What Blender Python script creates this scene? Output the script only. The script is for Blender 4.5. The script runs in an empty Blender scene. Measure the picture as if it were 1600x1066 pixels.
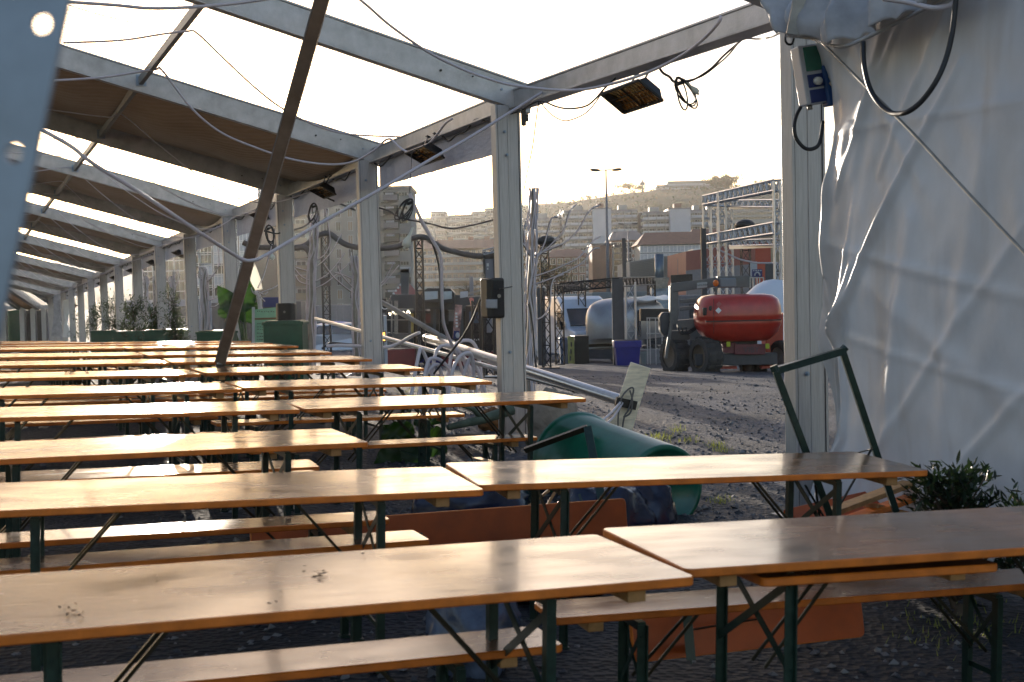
import bpy, bmesh, math, random
from mathutils import Vector, Matrix, Euler, noise
random.seed(11)
PI=math.pi
sc=bpy.context.scene
COL=sc.collection
V=Vector
def R(d): return math.radians(d)
# ---------------------------------------------------------------- camera
CAMZ=1.7; FPX=2000.0; PITCH=.036; ROLL=.022
Fv=V((0,math.cos(PITCH),-math.sin(PITCH))); U0=V((0,math.sin(PITCH),math.cos(PITCH))); R0=V((1,0,0))
Rv=R0*math.cos(ROLL)-U0*math.sin(ROLL); Uv=R0*math.sin(ROLL)+U0*math.cos(ROLL)
cd=bpy.data.cameras.new('camera'); cam=bpy.data.objects.new('camera',cd); COL.objects.link(cam)
M=Matrix((( Rv.x,Uv.x,-Fv.x,0),(Rv.y,Uv.y,-Fv.y,0),(Rv.z,Uv.z,-Fv.z,CAMZ),(0,0,0,1)))
cam.matrix_world=M
cd.sensor_width=36; cd.lens=45; cd.clip_start=.05; cd.clip_end=6000
cd.dof.use_dof=True; cd.dof.focus_distance=19.0; cd.dof.aperture_fstop=6.3
sc.camera=cam
sc.cycles.max_bounces=7; sc.cycles.diffuse_bounces=3; sc.cycles.glossy_bounces=3; sc.cycles.volume_bounces=0; sc.cycles.transparent_max_bounces=10
def ray(px,py):
    return Fv*FPX+Rv*(px-800)-Uv*(py-533)
def P(px,py,Y):
    d=ray(px,py); return V((0,0,CAMZ))+d*(Y/d.y)
# ---------------------------------------------------------------- ground height
TT=[-30,0,3,5,9,12.4,17,20,23,30,37,44,51,58,90,200,6000]
TG=[0,0,0,.03,.12,.19,.29,.27,.20,.05,-.1,-.3,-.45,-.6,-1,-1,-1]
def interp(x,xs,ys):
    if x<=xs[0]: return ys[0]
    for i in range(1,len(xs)):
        if x<=xs[i]:
            f=(x-xs[i-1])/(xs[i]-xs[i-1]); return ys[i-1]+(ys[i]-ys[i-1])*f
    return ys[-1]
def gz(x,y):
    t=-.4*x+.9165*y; v=.9165*x+.4*y
    a=interp(t,TT,TG)
    side=-.025*(max(v,-12)-5.4) if v<5.4 else (-.025*(v-5.4) if v<6.5 else -.0275-.04*(v-6.5))
    z=a+side
    if z<-1.0: z=-1.0-.35*(1-math.exp(-(-1.0-z)/.35))
    return z
def G(px,py,h=0.0):
    d=ray(px,py); d=d/d.y
    lo,hi=1.0,400.0
    f=lambda Y:(CAMZ+d.z*Y)-(gz(d.x*Y,Y)+h)
    Y=lo; step=.25
    while Y<hi and f(Y)>0: Y+=step; step*=1.02
    a,b=max(Y-step,.5),Y
    for _ in range(40):
        m=(a+b)/2
        if f(m)>0:a=m
        else:b=m
    return V((d.x*b,b,CAMZ+d.z*b))
def at_ground(px,Y,h=0.0):
    """point on the ground in the viewing column px at distance Y"""
    q=P(px,460,Y); return V((q.x,Y,gz(q.x,Y)+h))
# ---------------------------------------------------------------- materials
def mat(name,col,rough=.6,metal=0.0,spec=.5,nz=None,bump=0,bscale=30,trans=None,emit=None,coat=0,alpha=None,noise_amt=0,noise_scale=6,stretch=None,col2=None,rnoise=0):
    m=bpy.data.materials.new(name); m.use_nodes=True; nt=m.node_tree; n=nt.nodes; l=nt.links
    b=n['Principled BSDF']; b.inputs['Base Color'].default_value=(*col,1); b.inputs['Roughness'].default_value=rough
    b.inputs['Metallic'].default_value=metal; b.inputs['Specular IOR Level'].default_value=spec
    if coat: b.inputs['Coat Weight'].default_value=coat; b.inputs['Coat Roughness'].default_value=.15
    if emit: b.inputs['Emission Color'].default_value=(*emit[0],1); b.inputs['Emission Strength'].default_value=emit[1]
    need=bump or noise_amt or rnoise
    if need:
        tc=n.new('ShaderNodeTexCoord'); mp=n.new('ShaderNodeMapping'); l.new(tc.outputs['Object'],mp.inputs[0])
        if stretch: mp.inputs['Scale'].default_value=stretch
        ns=n.new('ShaderNodeTexNoise'); ns.inputs['Scale'].default_value=noise_scale; ns.inputs['Detail'].default_value=6; ns.inputs['Roughness'].default_value=.6
        l.new(mp.outputs[0],ns.inputs['Vector'])
    if noise_amt:
        c2=col2 or tuple(c*(1-noise_amt) for c in col); c1=tuple(min(1,c*(1+noise_amt*.35)) for c in col)
        rp=n.new('ShaderNodeValToRGB'); rp.color_ramp.elements[0].position=.32; rp.color_ramp.elements[1].position=.68
        rp.color_ramp.elements[0].color=(*c2,1); rp.color_ramp.elements[1].color=(*c1,1)
        l.new(ns.outputs['Fac'],rp.inputs[0]); l.new(rp.outputs[0],b.inputs['Base Color'])
    if rnoise:
        mr=n.new('ShaderNodeMapRange'); mr.inputs['To Min'].default_value=max(.03,rough-rnoise); mr.inputs['To Max'].default_value=min(1,rough+rnoise)
        l.new(ns.outputs['Fac'],mr.inputs[0]); l.new(mr.outputs[0],b.inputs['Roughness'])
    if bump:
        n2=n.new('ShaderNodeTexNoise'); n2.inputs['Scale'].default_value=bscale; n2.inputs['Detail'].default_value=5
        l.new(mp.outputs[0],n2.inputs['Vector'])
        bp=n.new('ShaderNodeBump'); bp.inputs['Strength'].default_value=bump; bp.inputs['Distance'].default_value=.02
        l.new(n2.outputs['Fac'],bp.inputs['Height']); l.new(bp.outputs[0],b.inputs['Normal'])
    if trans:
        tr=n.new('ShaderNodeBsdfTranslucent'); tr.inputs[0].default_value=(*trans[0],1)
        mx=n.new('ShaderNodeMixShader'); mx.inputs[0].default_value=trans[1]
        l.new(b.outputs[0],mx.inputs[1]); l.new(tr.outputs[0],mx.inputs[2]); l.new(mx.outputs[0],n['Material Output'].inputs[0])
    return m
MT={}
MT['edge']=mat('orange_edge_paint',(.66,.17,.015),.45,noise_amt=.35,noise_scale=9,bump=.1)
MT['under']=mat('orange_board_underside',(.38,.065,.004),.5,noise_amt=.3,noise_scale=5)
MT['block']=mat('raw_pine_block',(.42,.22,.08),.6,noise_amt=.35,noise_scale=20)
MT['green_steel']=mat('dark_green_steel',(.012,.035,.026),.38,0,.5,noise_amt=.4,noise_scale=30,rnoise=.1)
MT['rod']=mat('folding_rod_steel',(.05,.045,.03),.3,.7,noise_amt=.4)
MT['alu']=mat('weathered_aluminium',(.47,.46,.46),.42,.55,noise_amt=.28,noise_scale=5,stretch=(1,1,1),bump=.15,bscale=60,rnoise=.12)
MT['alu_post']=mat('smudged_post_aluminium',(.45,.435,.43),.45,.4,noise_amt=.20,noise_scale=11,stretch=(6,6,.35),bump=.08,bscale=40,rnoise=.12)
MT['alu_dark']=mat('aged_grey_aluminium',(.30,.28,.25),.45,.4,noise_amt=.3,noise_scale=8,rnoise=.1)
MT['galv']=mat('galvanised_plate',(.27,.33,.41),.45,.6,noise_amt=.25,noise_scale=14,rnoise=.1)
MT['steel']=mat('bright_tube_steel',(.55,.55,.55),.28,.9,noise_amt=.15,noise_scale=20)
MT['black']=mat('black_plastic',(.012,.012,.013),.42,noise_amt=.2)
MT['blackcable']=mat('black_rubber_cable',(.015,.015,.017),.5)
MT['whitecable']=mat('white_hose_cable',(.62,.58,.62),.4,trans=((.6,.58,.6),.15))
MT['gold']=mat('heater_reflector',(.85,.50,.14),.22,1.0,noise_amt=.4,noise_scale=60)
MT['valance']=mat('valance_fabric',(.30,.31,.36),.5,trans=((.4,.42,.52),.18),bump=.5,bscale=10,noise_amt=.15,stretch=(1,1,3))
MT['navy']=mat('navy_plastic_sheet',(.015,.022,.05),.22,bump=.5,bscale=6,noise_amt=.4)
MT['plank']=mat('pale_plank_wood',(.78,.68,.50),.6,noise_amt=.35,noise_scale=5,stretch=(1,1,6))
MT['bin']=mat('green_bin_plastic',(.008,.13,.075),.28,bump=.08,bscale=14,noise_amt=.25,coat=.2)
MT['greenbox']=mat('green_planter_paint',(.01,.075,.04),.4,noise_amt=.3)
MT['rubber']=mat('tyre_rubber',(.05,.048,.047),.8,bump=.4,bscale=30,noise_amt=.4)
MT['canvas']=mat('grubby_canvas',(.46,.46,.48),.6,bump=.35,bscale=5,noise_amt=.45,noise_scale=3,trans=((.4,.4,.45),.12))
MT['bark']=mat('tree_bark',(.09,.065,.045),.9,bump=.6,bscale=12,noise_amt=.4)
MT['glass']=mat('dark_window_glass',(.03,.035,.045),.08,0,.8)
MT['white']=mat('white_paint',(.72,.72,.71),.4,noise_amt=.08)
MT['grey']=mat('mid_grey_paint',(.20,.20,.22),.5,noise_amt=.15)
MT['dkgrey']=mat('dark_grey_paint',(.05,.052,.06),.5,noise_amt=.2)
MT['blue']=mat('blue_plastic',(.018,.025,.22),.45,noise_amt=.15)
MT['red']=mat('red_machine_paint',(.42,.030,.016),.33,coat=.3,noise_amt=.22,noise_scale=5)
def wood_top():
    m=bpy.data.materials.new('varnished_pine_top'); m.use_nodes=True; nt=m.node_tree;n=nt.nodes;l=nt.links;b=n['Principled BSDF']
    tc=n.new('ShaderNodeTexCoord'); oi=n.new('ShaderNodeObjectInfo')
    ad=n.new('ShaderNodeVectorMath'); ad.operation='ADD'; mu=n.new('ShaderNodeVectorMath'); mu.operation='SCALE'; mu.inputs['Scale'].default_value=37.0
    cmb=n.new('ShaderNodeCombineXYZ'); l.new(oi.outputs['Random'],cmb.inputs[0]); l.new(oi.outputs['Random'],cmb.inputs[1]); l.new(cmb.outputs[0],mu.inputs[0])
    l.new(tc.outputs['Object'],ad.inputs[0]); l.new(mu.outputs[0],ad.inputs[1])
    mp=n.new('ShaderNodeMapping'); mp.inputs['Scale'].default_value=(1.1,14,1); l.new(ad.outputs[0],mp.inputs[0])
    ns=n.new('ShaderNodeTexNoise'); ns.inputs['Scale'].default_value=2.2; ns.inputs['Detail'].default_value=8; ns.inputs['Roughness'].default_value=.65; ns.inputs['Distortion'].default_value=.6; l.new(mp.outputs[0],ns.inputs['Vector'])
    rp=n.new('ShaderNodeValToRGB'); e=rp.color_ramp.elements; e[0].position=.3; e[0].color=(.15,.055,.018,1); e[1].position=.7; e[1].color=(.34,.145,.052,1)
    l.new(ns.outputs['Fac'],rp.inputs[0])
    # broad worn patches
    ns2=n.new('ShaderNodeTexNoise'); ns2.inputs['Scale'].default_value=3.0; ns2.inputs['Detail'].default_value=4; mp2=n.new('ShaderNodeMapping'); mp2.inputs['Scale'].default_value=(1,2.5,1); l.new(ad.outputs[0],mp2.inputs[0]); l.new(mp2.outputs[0],ns2.inputs['Vector'])
    mx=n.new('ShaderNodeMixRGB'); mx.blend_type='MULTIPLY'; mx.inputs[0].default_value=.25
    rp2=n.new('ShaderNodeValToRGB'); rp2.color_ramp.elements[0].position=.35; rp2.color_ramp.elements[0].color=(.5,.45,.4,1); rp2.color_ramp.elements[1].position=.6; rp2.color_ramp.elements[1].color=(1,1,1,1)
    l.new(ns2.outputs['Fac'],rp2.inputs[0]); l.new(rp.outputs[0],mx.inputs[1]); l.new(rp2.outputs[0],mx.inputs[2])
    # knots / dirt dots
    vo=n.new('ShaderNodeTexVoronoi'); vo.inputs['Scale'].default_value=4.2; mp3=n.new('ShaderNodeMapping'); mp3.inputs['Scale'].default_value=(1,1.6,1); l.new(ad.outputs[0],mp3.inputs[0]); l.new(mp3.outputs[0],vo.inputs['Vector'])
    rp3=n.new('ShaderNodeValToRGB'); rp3.color_ramp.elements[0].position=.02; rp3.color_ramp.elements[0].color=(.12,.08,.06,1); rp3.color_ramp.elements[1].position=.055; rp3.color_ramp.elements[1].color=(1,1,1,1)
    l.new(vo.outputs['Distance'],rp3.inputs[0])
    mx2=n.new('ShaderNodeMixRGB'); mx2.blend_type='MULTIPLY'; mx2.inputs[0].default_value=.85; l.new(mx.outputs[0],mx2.inputs[1]); l.new(rp3.outputs[0],mx2.inputs[2])
    # glued plank seams and per-table tone
    sx=n.new('ShaderNodeSeparateXYZ'); l.new(tc.outputs['Object'],sx.inputs[0])
    mm=n.new('ShaderNodeMath'); mm.operation='PINGPONG'; mm.inputs[1].default_value=.117; l.new(sx.outputs[1],mm.inputs[0])
    ra=n.new('ShaderNodeMapRange'); ra.inputs['From Min'].default_value=0; ra.inputs['From Max'].default_value=.0025; ra.inputs['To Min'].default_value=.55; ra.inputs['To Max'].default_value=1; l.new(mm.outputs[0],ra.inputs[0])
    rb=n.new('ShaderNodeMapRange'); rb.inputs['To Min'].default_value=.48; rb.inputs['To Max'].default_value=.90; l.new(oi.outputs['Random'],rb.inputs[0])
    mc=n.new('ShaderNodeMath'); mc.operation='MULTIPLY'; l.new(ra.outputs[0],mc.inputs[0]); l.new(rb.outputs[0],mc.inputs[1])
    # long fine scratches, paler and rougher
    mps=n.new('ShaderNodeMapping'); mps.inputs['Scale'].default_value=(1.5,60,1); mps.inputs['Rotation'].default_value=(0,0,.12); l.new(ad.outputs[0],mps.inputs[0])
    nsc=n.new('ShaderNodeTexNoise'); nsc.inputs['Scale'].default_value=3; nsc.inputs['Detail'].default_value=3; l.new(mps.outputs[0],nsc.inputs['Vector'])
    rs=n.new('ShaderNodeMapRange'); rs.inputs['From Min'].default_value=.66; rs.inputs['From Max'].default_value=.72; l.new(nsc.outputs['Fac'],rs.inputs[0])
    hs=n.new('ShaderNodeVectorMath'); hs.operation='SCALE'; l.new(mx2.outputs[0],hs.inputs[0]); l.new(mc.outputs[0],hs.inputs['Scale'])
    mxs=n.new('ShaderNodeMixRGB'); mxs.inputs[2].default_value=(.48,.34,.20,1); sc1=n.new('ShaderNodeMath'); sc1.operation='MULTIPLY'; sc1.inputs[1].default_value=.45; l.new(rs.outputs[0],sc1.inputs[0]); l.new(sc1.outputs[0],mxs.inputs[0]); l.new(hs.outputs[0],mxs.inputs[1])
    l.new(mxs.outputs[0],b.inputs['Base Color'])
    mr=n.new('ShaderNodeMapRange'); mr.inputs['From Min'].default_value=.3; mr.inputs['From Max'].default_value=.7; mr.inputs['To Min'].default_value=.13; mr.inputs['To Max'].default_value=.32; l.new(ns2.outputs['Fac'],mr.inputs[0]); l.new(mr.outputs[0],b.inputs['Roughness'])
    b.inputs['Specular IOR Level'].default_value=.55; b.inputs['Coat Weight'].default_value=.28; b.inputs['Coat Roughness'].default_value=.09
    bp=n.new('ShaderNodeBump'); bp.inputs['Strength'].default_value=.10; bp.inputs['Distance'].default_value=.004; l.new(ns.outputs['Fac'],bp.inputs['Height']); l.new(bp.outputs[0],b.inputs['Normal'])
    return m
MT['top']=wood_top()
# ---------------------------------------------------------------- mesh builder
class MB:
    def __init__(s): s.v=[];s.f=[];s.m=[];s.k=0
    def mi(s,k): s.k=k; return s
    def add(s,vs,fs):
        o=len(s.v); s.v+=[tuple(p) for p in vs]
        for f in fs: s.f.append(tuple(o+i for i in f)); s.m.append(s.k)
        return s
    def box(s,c,d,rot=None):
        c=V(c);vs=[]
        for z in(-1,1):
            for y in(-1,1):
                for x in(-1,1):
                    p=V((x*d[0]/2,y*d[1]/2,z*d[2]/2))
                    if rot is not None: p=rot@p
                    vs.append(c+p)
        return s.add(vs,[(0,2,3,1),(4,5,7,6),(0,1,5,4),(2,6,7,3),(0,4,6,2),(1,3,7,5)])
    def bar(s,a,b,w,h,up=(0,0,1)):
        a=V(a);b=V(b);z=(b-a); L=z.length; z=z/L; up=V(up)
        x=z.cross(up)
        if x.length<1e-4: x=z.cross(V((1,0,0)))
        x.normalize(); y=x.cross(z)
        rot=Matrix((x,z,y)).transposed()
        return s.box((a+b)/2,(w,L,h),rot)
    def cyl(s,a,b,r,n=12,r2=None,cap=True):
        return s.tube([a,b],[r,r if r2 is None else r2],n,cap)
    def tube(s,pts,r,n=6,cap=True,closed=False):
        pts=[V(p) for p in pts]; N=len(pts)
        rr=r if isinstance(r,(list,tuple)) else [r]*N
        prev=None; vs=[];
        for i,p in enumerate(pts):
            if closed: t=pts[(i+1)%N]-pts[i-1]
            else: t=pts[min(i+1,N-1)]-pts[max(i-1,0)]
            if t.length<1e-9: t=V((0,0,1))
            t.normalize()
            if prev is None:
                x=t.cross(V((0,0,1)));
                if x.length<1e-3: x=t.cross(V((1,0,0)))
            else: x=prev-t*prev.dot(t)
            if x.length<1e-6: x=t.orthogonal()
            x.normalize(); prev=x; y=t.cross(x)
            for k in range(n):
                a=2*PI*k/n; vs.append(p+(x*math.cos(a)+y*math.sin(a))*rr[i])
        fs=[]
        for i in range(N if closed else N-1):
            for k in range(n):
                a=i*n+k;b=i*n+(k+1)%n;j=(i+1)%N
                fs.append((a,b,j*n+(k+1)%n,j*n+k))
        if cap and not closed:
            fs.append(tuple(range(n-1,-1,-1))); fs.append(tuple((N-1)*n+k for k in range(n)))
        return s.add(vs,fs)
    def prism(s,poly,off):
        poly=[V(p) for p in poly]; off=V(off); n=len(poly)
        vs=poly+[p+off for p in poly]
        fs=[tuple(range(n-1,-1,-1)),tuple(range(n,2*n))]
        for i in range(n): j=(i+1)%n; fs.append((i,j,n+j,n+i))
        return s.add(vs,fs)
    def grid(s,fn,nu,nv):
        vs=[fn(i/nu,j/nv) for j in range(nv+1) for i in range(nu+1)]
        fs=[(j*(nu+1)+i,j*(nu+1)+i+1,(j+1)*(nu+1)+i+1,(j+1)*(nu+1)+i) for j in range(nv) for i in range(nu)]
        return s.add(vs,fs)
    def ell(s,c,rad,nu=14,nv=9,rot=None,fn=None):
        c=V(c);vs=[];fs=[]
        for j in range(nv+1):
            th=PI*j/nv
            for i in range(nu):
                ph=2*PI*i/nu; d=V((math.sin(th)*math.cos(ph),math.sin(th)*math.sin(ph),math.cos(th)))
                k=fn(d) if fn else 1
                p=V((d.x*rad[0]*k,d.y*rad[1]*k,d.z*rad[2]*k))
                if rot is not None:p=rot@p
                vs.append(c+p)
        for j in range(nv):
            for i in range(nu):
                fs.append((j*nu+i,(j+1)*nu+i,(j+1)*nu+(i+1)%nu,j*nu+(i+1)%nu))
        return s.add(vs,fs)
    def lathe(s,prof,c=(0,0,0),n=24,M3=None):
        c=V(c);vs=[];fs=[]
        for (r,z) in prof:
            for k in range(n):
                a=2*PI*k/n;p=V((r*math.cos(a),r*math.sin(a),z))
                if M3 is not None:p=M3@p
                vs.append(c+p)
        for i in range(len(prof)-1):
            for k in range(n):
                fs.append((i*n+k,i*n+(k+1)%n,(i+1)*n+(k+1)%n,(i+1)*n+k))
        return s.add(vs,fs)
    def build(s,name,mats,parent=None,smooth=False,bevel=0,loc=None,solid=0):
        me=bpy.data.meshes.new(name); me.from_pydata([tuple(v) for v in s.v],[],s.f)
        if not isinstance(mats,(list,tuple)): mats=[mats]
        for q in mats: me.materials.append(MT[q] if isinstance(q,str) else q)
        for p,k in zip(me.polygons,s.m): p.material_index=k
        if smooth:
            for p in me.polygons: p.use_smooth=True
        me.update()
        o=bpy.data.objects.new(name,me); COL.objects.link(o)
        if parent is not None:
            o.parent=parent
        if loc is not None: o.location=loc
        if smooth and smooth!='all':
            pass
        if bevel:
            md=o.modifiers.new('bevel','BEVEL'); md.width=bevel; md.segments=2; md.limit_method='ANGLE'
        if solid:
            md=o.modifiers.new('solid','SOLIDIFY'); md.thickness=solid; md.offset=0
        return o
def tag(o,label=None,cat=None,group=None,kind=None):
    if label:o['label']=label
    if cat:o['category']=cat
    if group:o['group']=group
    if kind:o['kind']=kind
    return o
def empty(name,loc=(0,0,0),rot=(0,0,0),label=None,cat=None,group=None):
    o=bpy.data.objects.new(name,None); COL.objects.link(o); o.location=loc; o.rotation_euler=rot; o.empty_display_size=.2
    return tag(o,label,cat,group)
def copy_tree(o,parent=None):
    c=o.copy(); COL.objects.link(c); c.parent=parent
    for ch in list(o.children):
        copy_tree(ch,c)
    return c
def catenary(a,b,sag,n=12):
    a=V(a);b=V(b); return [a.lerp(b,i/n)-V((0,0,sag*4*(i/n)*(1-i/n))) for i in range(n+1)]
def smoothpts(pts,k=6):
    pts=[V(p) for p in pts]
    if len(pts)<3: return pts
    out=[]
    for i in range(len(pts)-1):
        p0=pts[max(i-1,0)];p1=pts[i];p2=pts[i+1];p3=pts[min(i+2,len(pts)-1)]
        for j in range(k):
            t=j/k
            out.append(.5*((2*p1)+(p2-p0)*t+(2*p0-5*p1+4*p2-p3)*t*t+(3*p1-p0-3*p2+p3)*t**3))
    out.append(pts[-1]); return out
def pxline(lst):
    """list of (px,py,Y)"""
    return [P(*q) for q in lst]
def local(o,pts): return [V(p)-V(o) for p in pts]
def text_obj(name,body,size,loc,rot,matname,parent=None,extrude=.002,align='CENTER'):
    cu=bpy.data.curves.new(name,'FONT'); cu.body=body; cu.size=size; cu.extrude=extrude; cu.align_x=align; cu.align_y='CENTER'
    t=bpy.data.objects.new(name,cu); me=bpy.data.meshes.new_from_object(t); bpy.data.objects.remove(t)
    me.materials.clear(); me.materials.append(MT[matname])
    o=bpy.data.objects.new(name,me); COL.objects.link(o); o.location=loc; o.rotation_euler=rot
    if parent: o.parent=parent
    return o
# ---------------------------------------------------------------- ground
def build_ground():
    xs=[];x=-9.0
    def axis(lo,hi,near_lo,near_hi,fine):
        a=[];v=near_lo
        while v<near_hi: a.append(v); v+=fine
        a.append(near_hi); s=fine; v=near_hi
        while v<hi: s*=1.22; v+=s; a.append(min(v,hi))
        s=fine; v=near_lo; b=[]
        while v>lo: s*=1.22; v-=s; b.append(max(v,lo))
        return b[::-1]+a
    X=axis(-3000,3000,-8,14,.18); Y=axis(-40,4500,1,36,.18)
    b=MB(); nx=len(X)
    vs=[]
    for y in Y:
        for x in X:
            z=gz(x,y)
            if y<60: z+=.018*noise.noise(V((x*.9,y*.9,0)))+.010*noise.noise(V((x*3.1,y*3.1,3)))
            vs.append((x,y,z))
    fs=[(j*nx+i,j*nx+i+1,(j+1)*nx+i+1,(j+1)*nx+i) for j in range(len(Y)-1) for i in range(nx-1)]
    b.add(vs,fs)
    m=bpy.data.materials.new('gravel_ground'); m.use_nodes=True; nt=m.node_tree;n=nt.nodes;l=nt.links;bs=n['Principled BSDF']
    tc=n.new('ShaderNodeTexCoord')
    v1=n.new('ShaderNodeTexVoronoi'); v1.inputs['Scale'].default_value=26; l.new(tc.outputs['Object'],v1.inputs['Vector'])
    v2=n.new('ShaderNodeTexVoronoi'); v2.inputs['Scale'].default_value=9; l.new(tc.outputs['Object'],v2.inputs['Vector'])
    n1=n.new('ShaderNodeTexNoise'); n1.inputs['Scale'].default_value=.8; n1.inputs['Detail'].default_value=7; l.new(tc.outputs['Object'],n1.inputs['Vector'])
    rp=n.new('ShaderNodeValToRGB'); e=rp.color_ramp.elements; e[0].color=(.013,.017,.024,1); e[1].color=(.056,.066,.086,1); e[0].position=.1;e[1].position=.9
    l.new(v1.outputs['Color'],rp.inputs[0])
    rp2=n.new('ShaderNodeValToRGB'); e=rp2.color_ramp.elements; e[0].color=(.62,.6,.56,1); e[1].color=(1.1,1.1,1.15,1); e[0].position=.35;e[1].position=.62
    l.new(n1.outputs['Fac'],rp2.inputs[0])
    mx=n.new('ShaderNodeMixRGB'); mx.blend_type='MULTIPLY'; mx.inputs[0].default_value=1; l.new(rp.outputs[0],mx.inputs[1]); l.new(rp2.outputs[0],mx.inputs[2])
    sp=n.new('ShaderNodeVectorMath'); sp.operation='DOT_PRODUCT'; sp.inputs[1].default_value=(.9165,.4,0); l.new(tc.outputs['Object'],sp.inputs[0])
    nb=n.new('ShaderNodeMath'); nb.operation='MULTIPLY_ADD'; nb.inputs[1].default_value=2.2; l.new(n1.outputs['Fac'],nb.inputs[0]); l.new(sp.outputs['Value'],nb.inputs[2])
    rg=n.new('ShaderNodeMapRange'); rg.inputs['From Min'].default_value=5.6; rg.inputs['From Max'].default_value=7.2; rg.inputs['To Min'].default_value=.42; rg.inputs['To Max'].default_value=1.15; l.new(nb.outputs[0],rg.inputs[0])  # tent side darkened in the colour, standing for shade under the tables
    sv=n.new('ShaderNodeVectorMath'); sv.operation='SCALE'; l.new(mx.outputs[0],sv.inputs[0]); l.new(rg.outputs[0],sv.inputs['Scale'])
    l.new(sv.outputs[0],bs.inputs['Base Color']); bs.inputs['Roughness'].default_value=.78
    ad=n.new('ShaderNodeMath'); ad.operation='ADD'; sm=n.new('ShaderNodeMath'); sm.operation='MULTIPLY'; sm.inputs[1].default_value=.5
    l.new(v2.outputs['Distance'],sm.inputs[0]); l.new(v1.outputs['Distance'],ad.inputs[0]); l.new(sm.outputs[0],ad.inputs[1])
    bp=n.new('ShaderNodeBump'); bp.inputs['Strength'].default_value=.65; bp.inputs['Distance'].default_value=.04; l.new(ad.outputs[0],bp.inputs['Height']); l.new(bp.outputs[0],bs.inputs['Normal'])
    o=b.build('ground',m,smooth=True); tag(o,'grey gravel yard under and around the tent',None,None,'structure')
    return o
build_ground()
# loose stones on the gravel in the open part
def stones():
    b=MB(); r=random.Random(5)
    for i in range(5200):
        if i<3600: px=r.uniform(600,1260); py=588+ (r.random()**1.4)*230
        else: px=r.uniform(0,1500); py=r.uniform(700,1060)
        p=G(px,py); s=r.uniform(.008,.028)*(1.0 if r.random()<.93 else 1.7)
        a=r.random()*6.28; rot=Euler((r.uniform(-.4,.4),r.uniform(-.4,.4),a)).to_matrix()
        k=[r.uniform(.7,1.2) for _ in range(6)]
        vs=[V((s*k[0],0,0)),V((0,s*k[1],0)),V((-s*k[2],0,0)),V((0,-s*k[3],0)),V((0,0,s*.7*k[4])),V((0,0,-s*.5))]
        vs=[p+rot@q for q in vs]
        b.mi(r.choice((0,0,1,2))); b.add(vs,[(0,1,4),(1,2,4),(2,3,4),(3,0,4),(1,0,5),(2,1,5),(3,2,5),(0,3,5)])
    o=b.build('gravel_stones',[mat('stone_dark',(.05,.052,.06),.8),mat('stone_mid',(.12,.12,.125),.75),mat('stone_pale',(.17,.17,.17),.75)])
    tag(o,'loose chips of stone scattered over the gravel yard',None,None,'stuff')
stones()
# ---------------------------------------------------------------- world
def world():
    w=bpy.data.worlds.new('World'); sc.world=w; w.use_nodes=True; nt=w.node_tree
    sky=nt.nodes.new('ShaderNodeTexSky'); sky.sky_type='NISHITA'; sky.sun_disc=False
    el=R(5.9); az=math.atan2(-.262,1.0)
    sky.sun_elevation=el; sky.sun_rotation=az; sky.air_density=1.0; sky.dust_density=1.2; sky.ozone_density=1.0; sky.altitude=50
    mxs=nt.nodes.new('ShaderNodeMixRGB'); mxs.blend_type='MULTIPLY'; mxs.inputs[0].default_value=1; mxs.inputs[2].default_value=(1.0,.96,1.10,1)
    nt.links.new(sky.outputs[0],mxs.inputs[1]); nt.links.new(mxs.outputs[0],nt.nodes['Background'].inputs[0]); nt.nodes['Background'].inputs[1].default_value=.15
    d=V((math.sin(az)*math.cos(el),math.cos(az)*math.cos(el),math.sin(el)))
    ld=bpy.data.lights.new('sun','SUN'); ld.energy=3.4; ld.angle=R(.5); ld.color=(1,.87,.72)
    so=bpy.data.objects.new('sun',ld); COL.objects.link(so); so.rotation_euler=d.to_track_quat('Z','Y').to_euler(); so.location=(0,0,30)
    sc.view_settings.view_transform='Standard'; sc.view_settings.look='None'; sc.view_settings.exposure=1.15; sc.view_settings.gamma=1
world()
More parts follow.
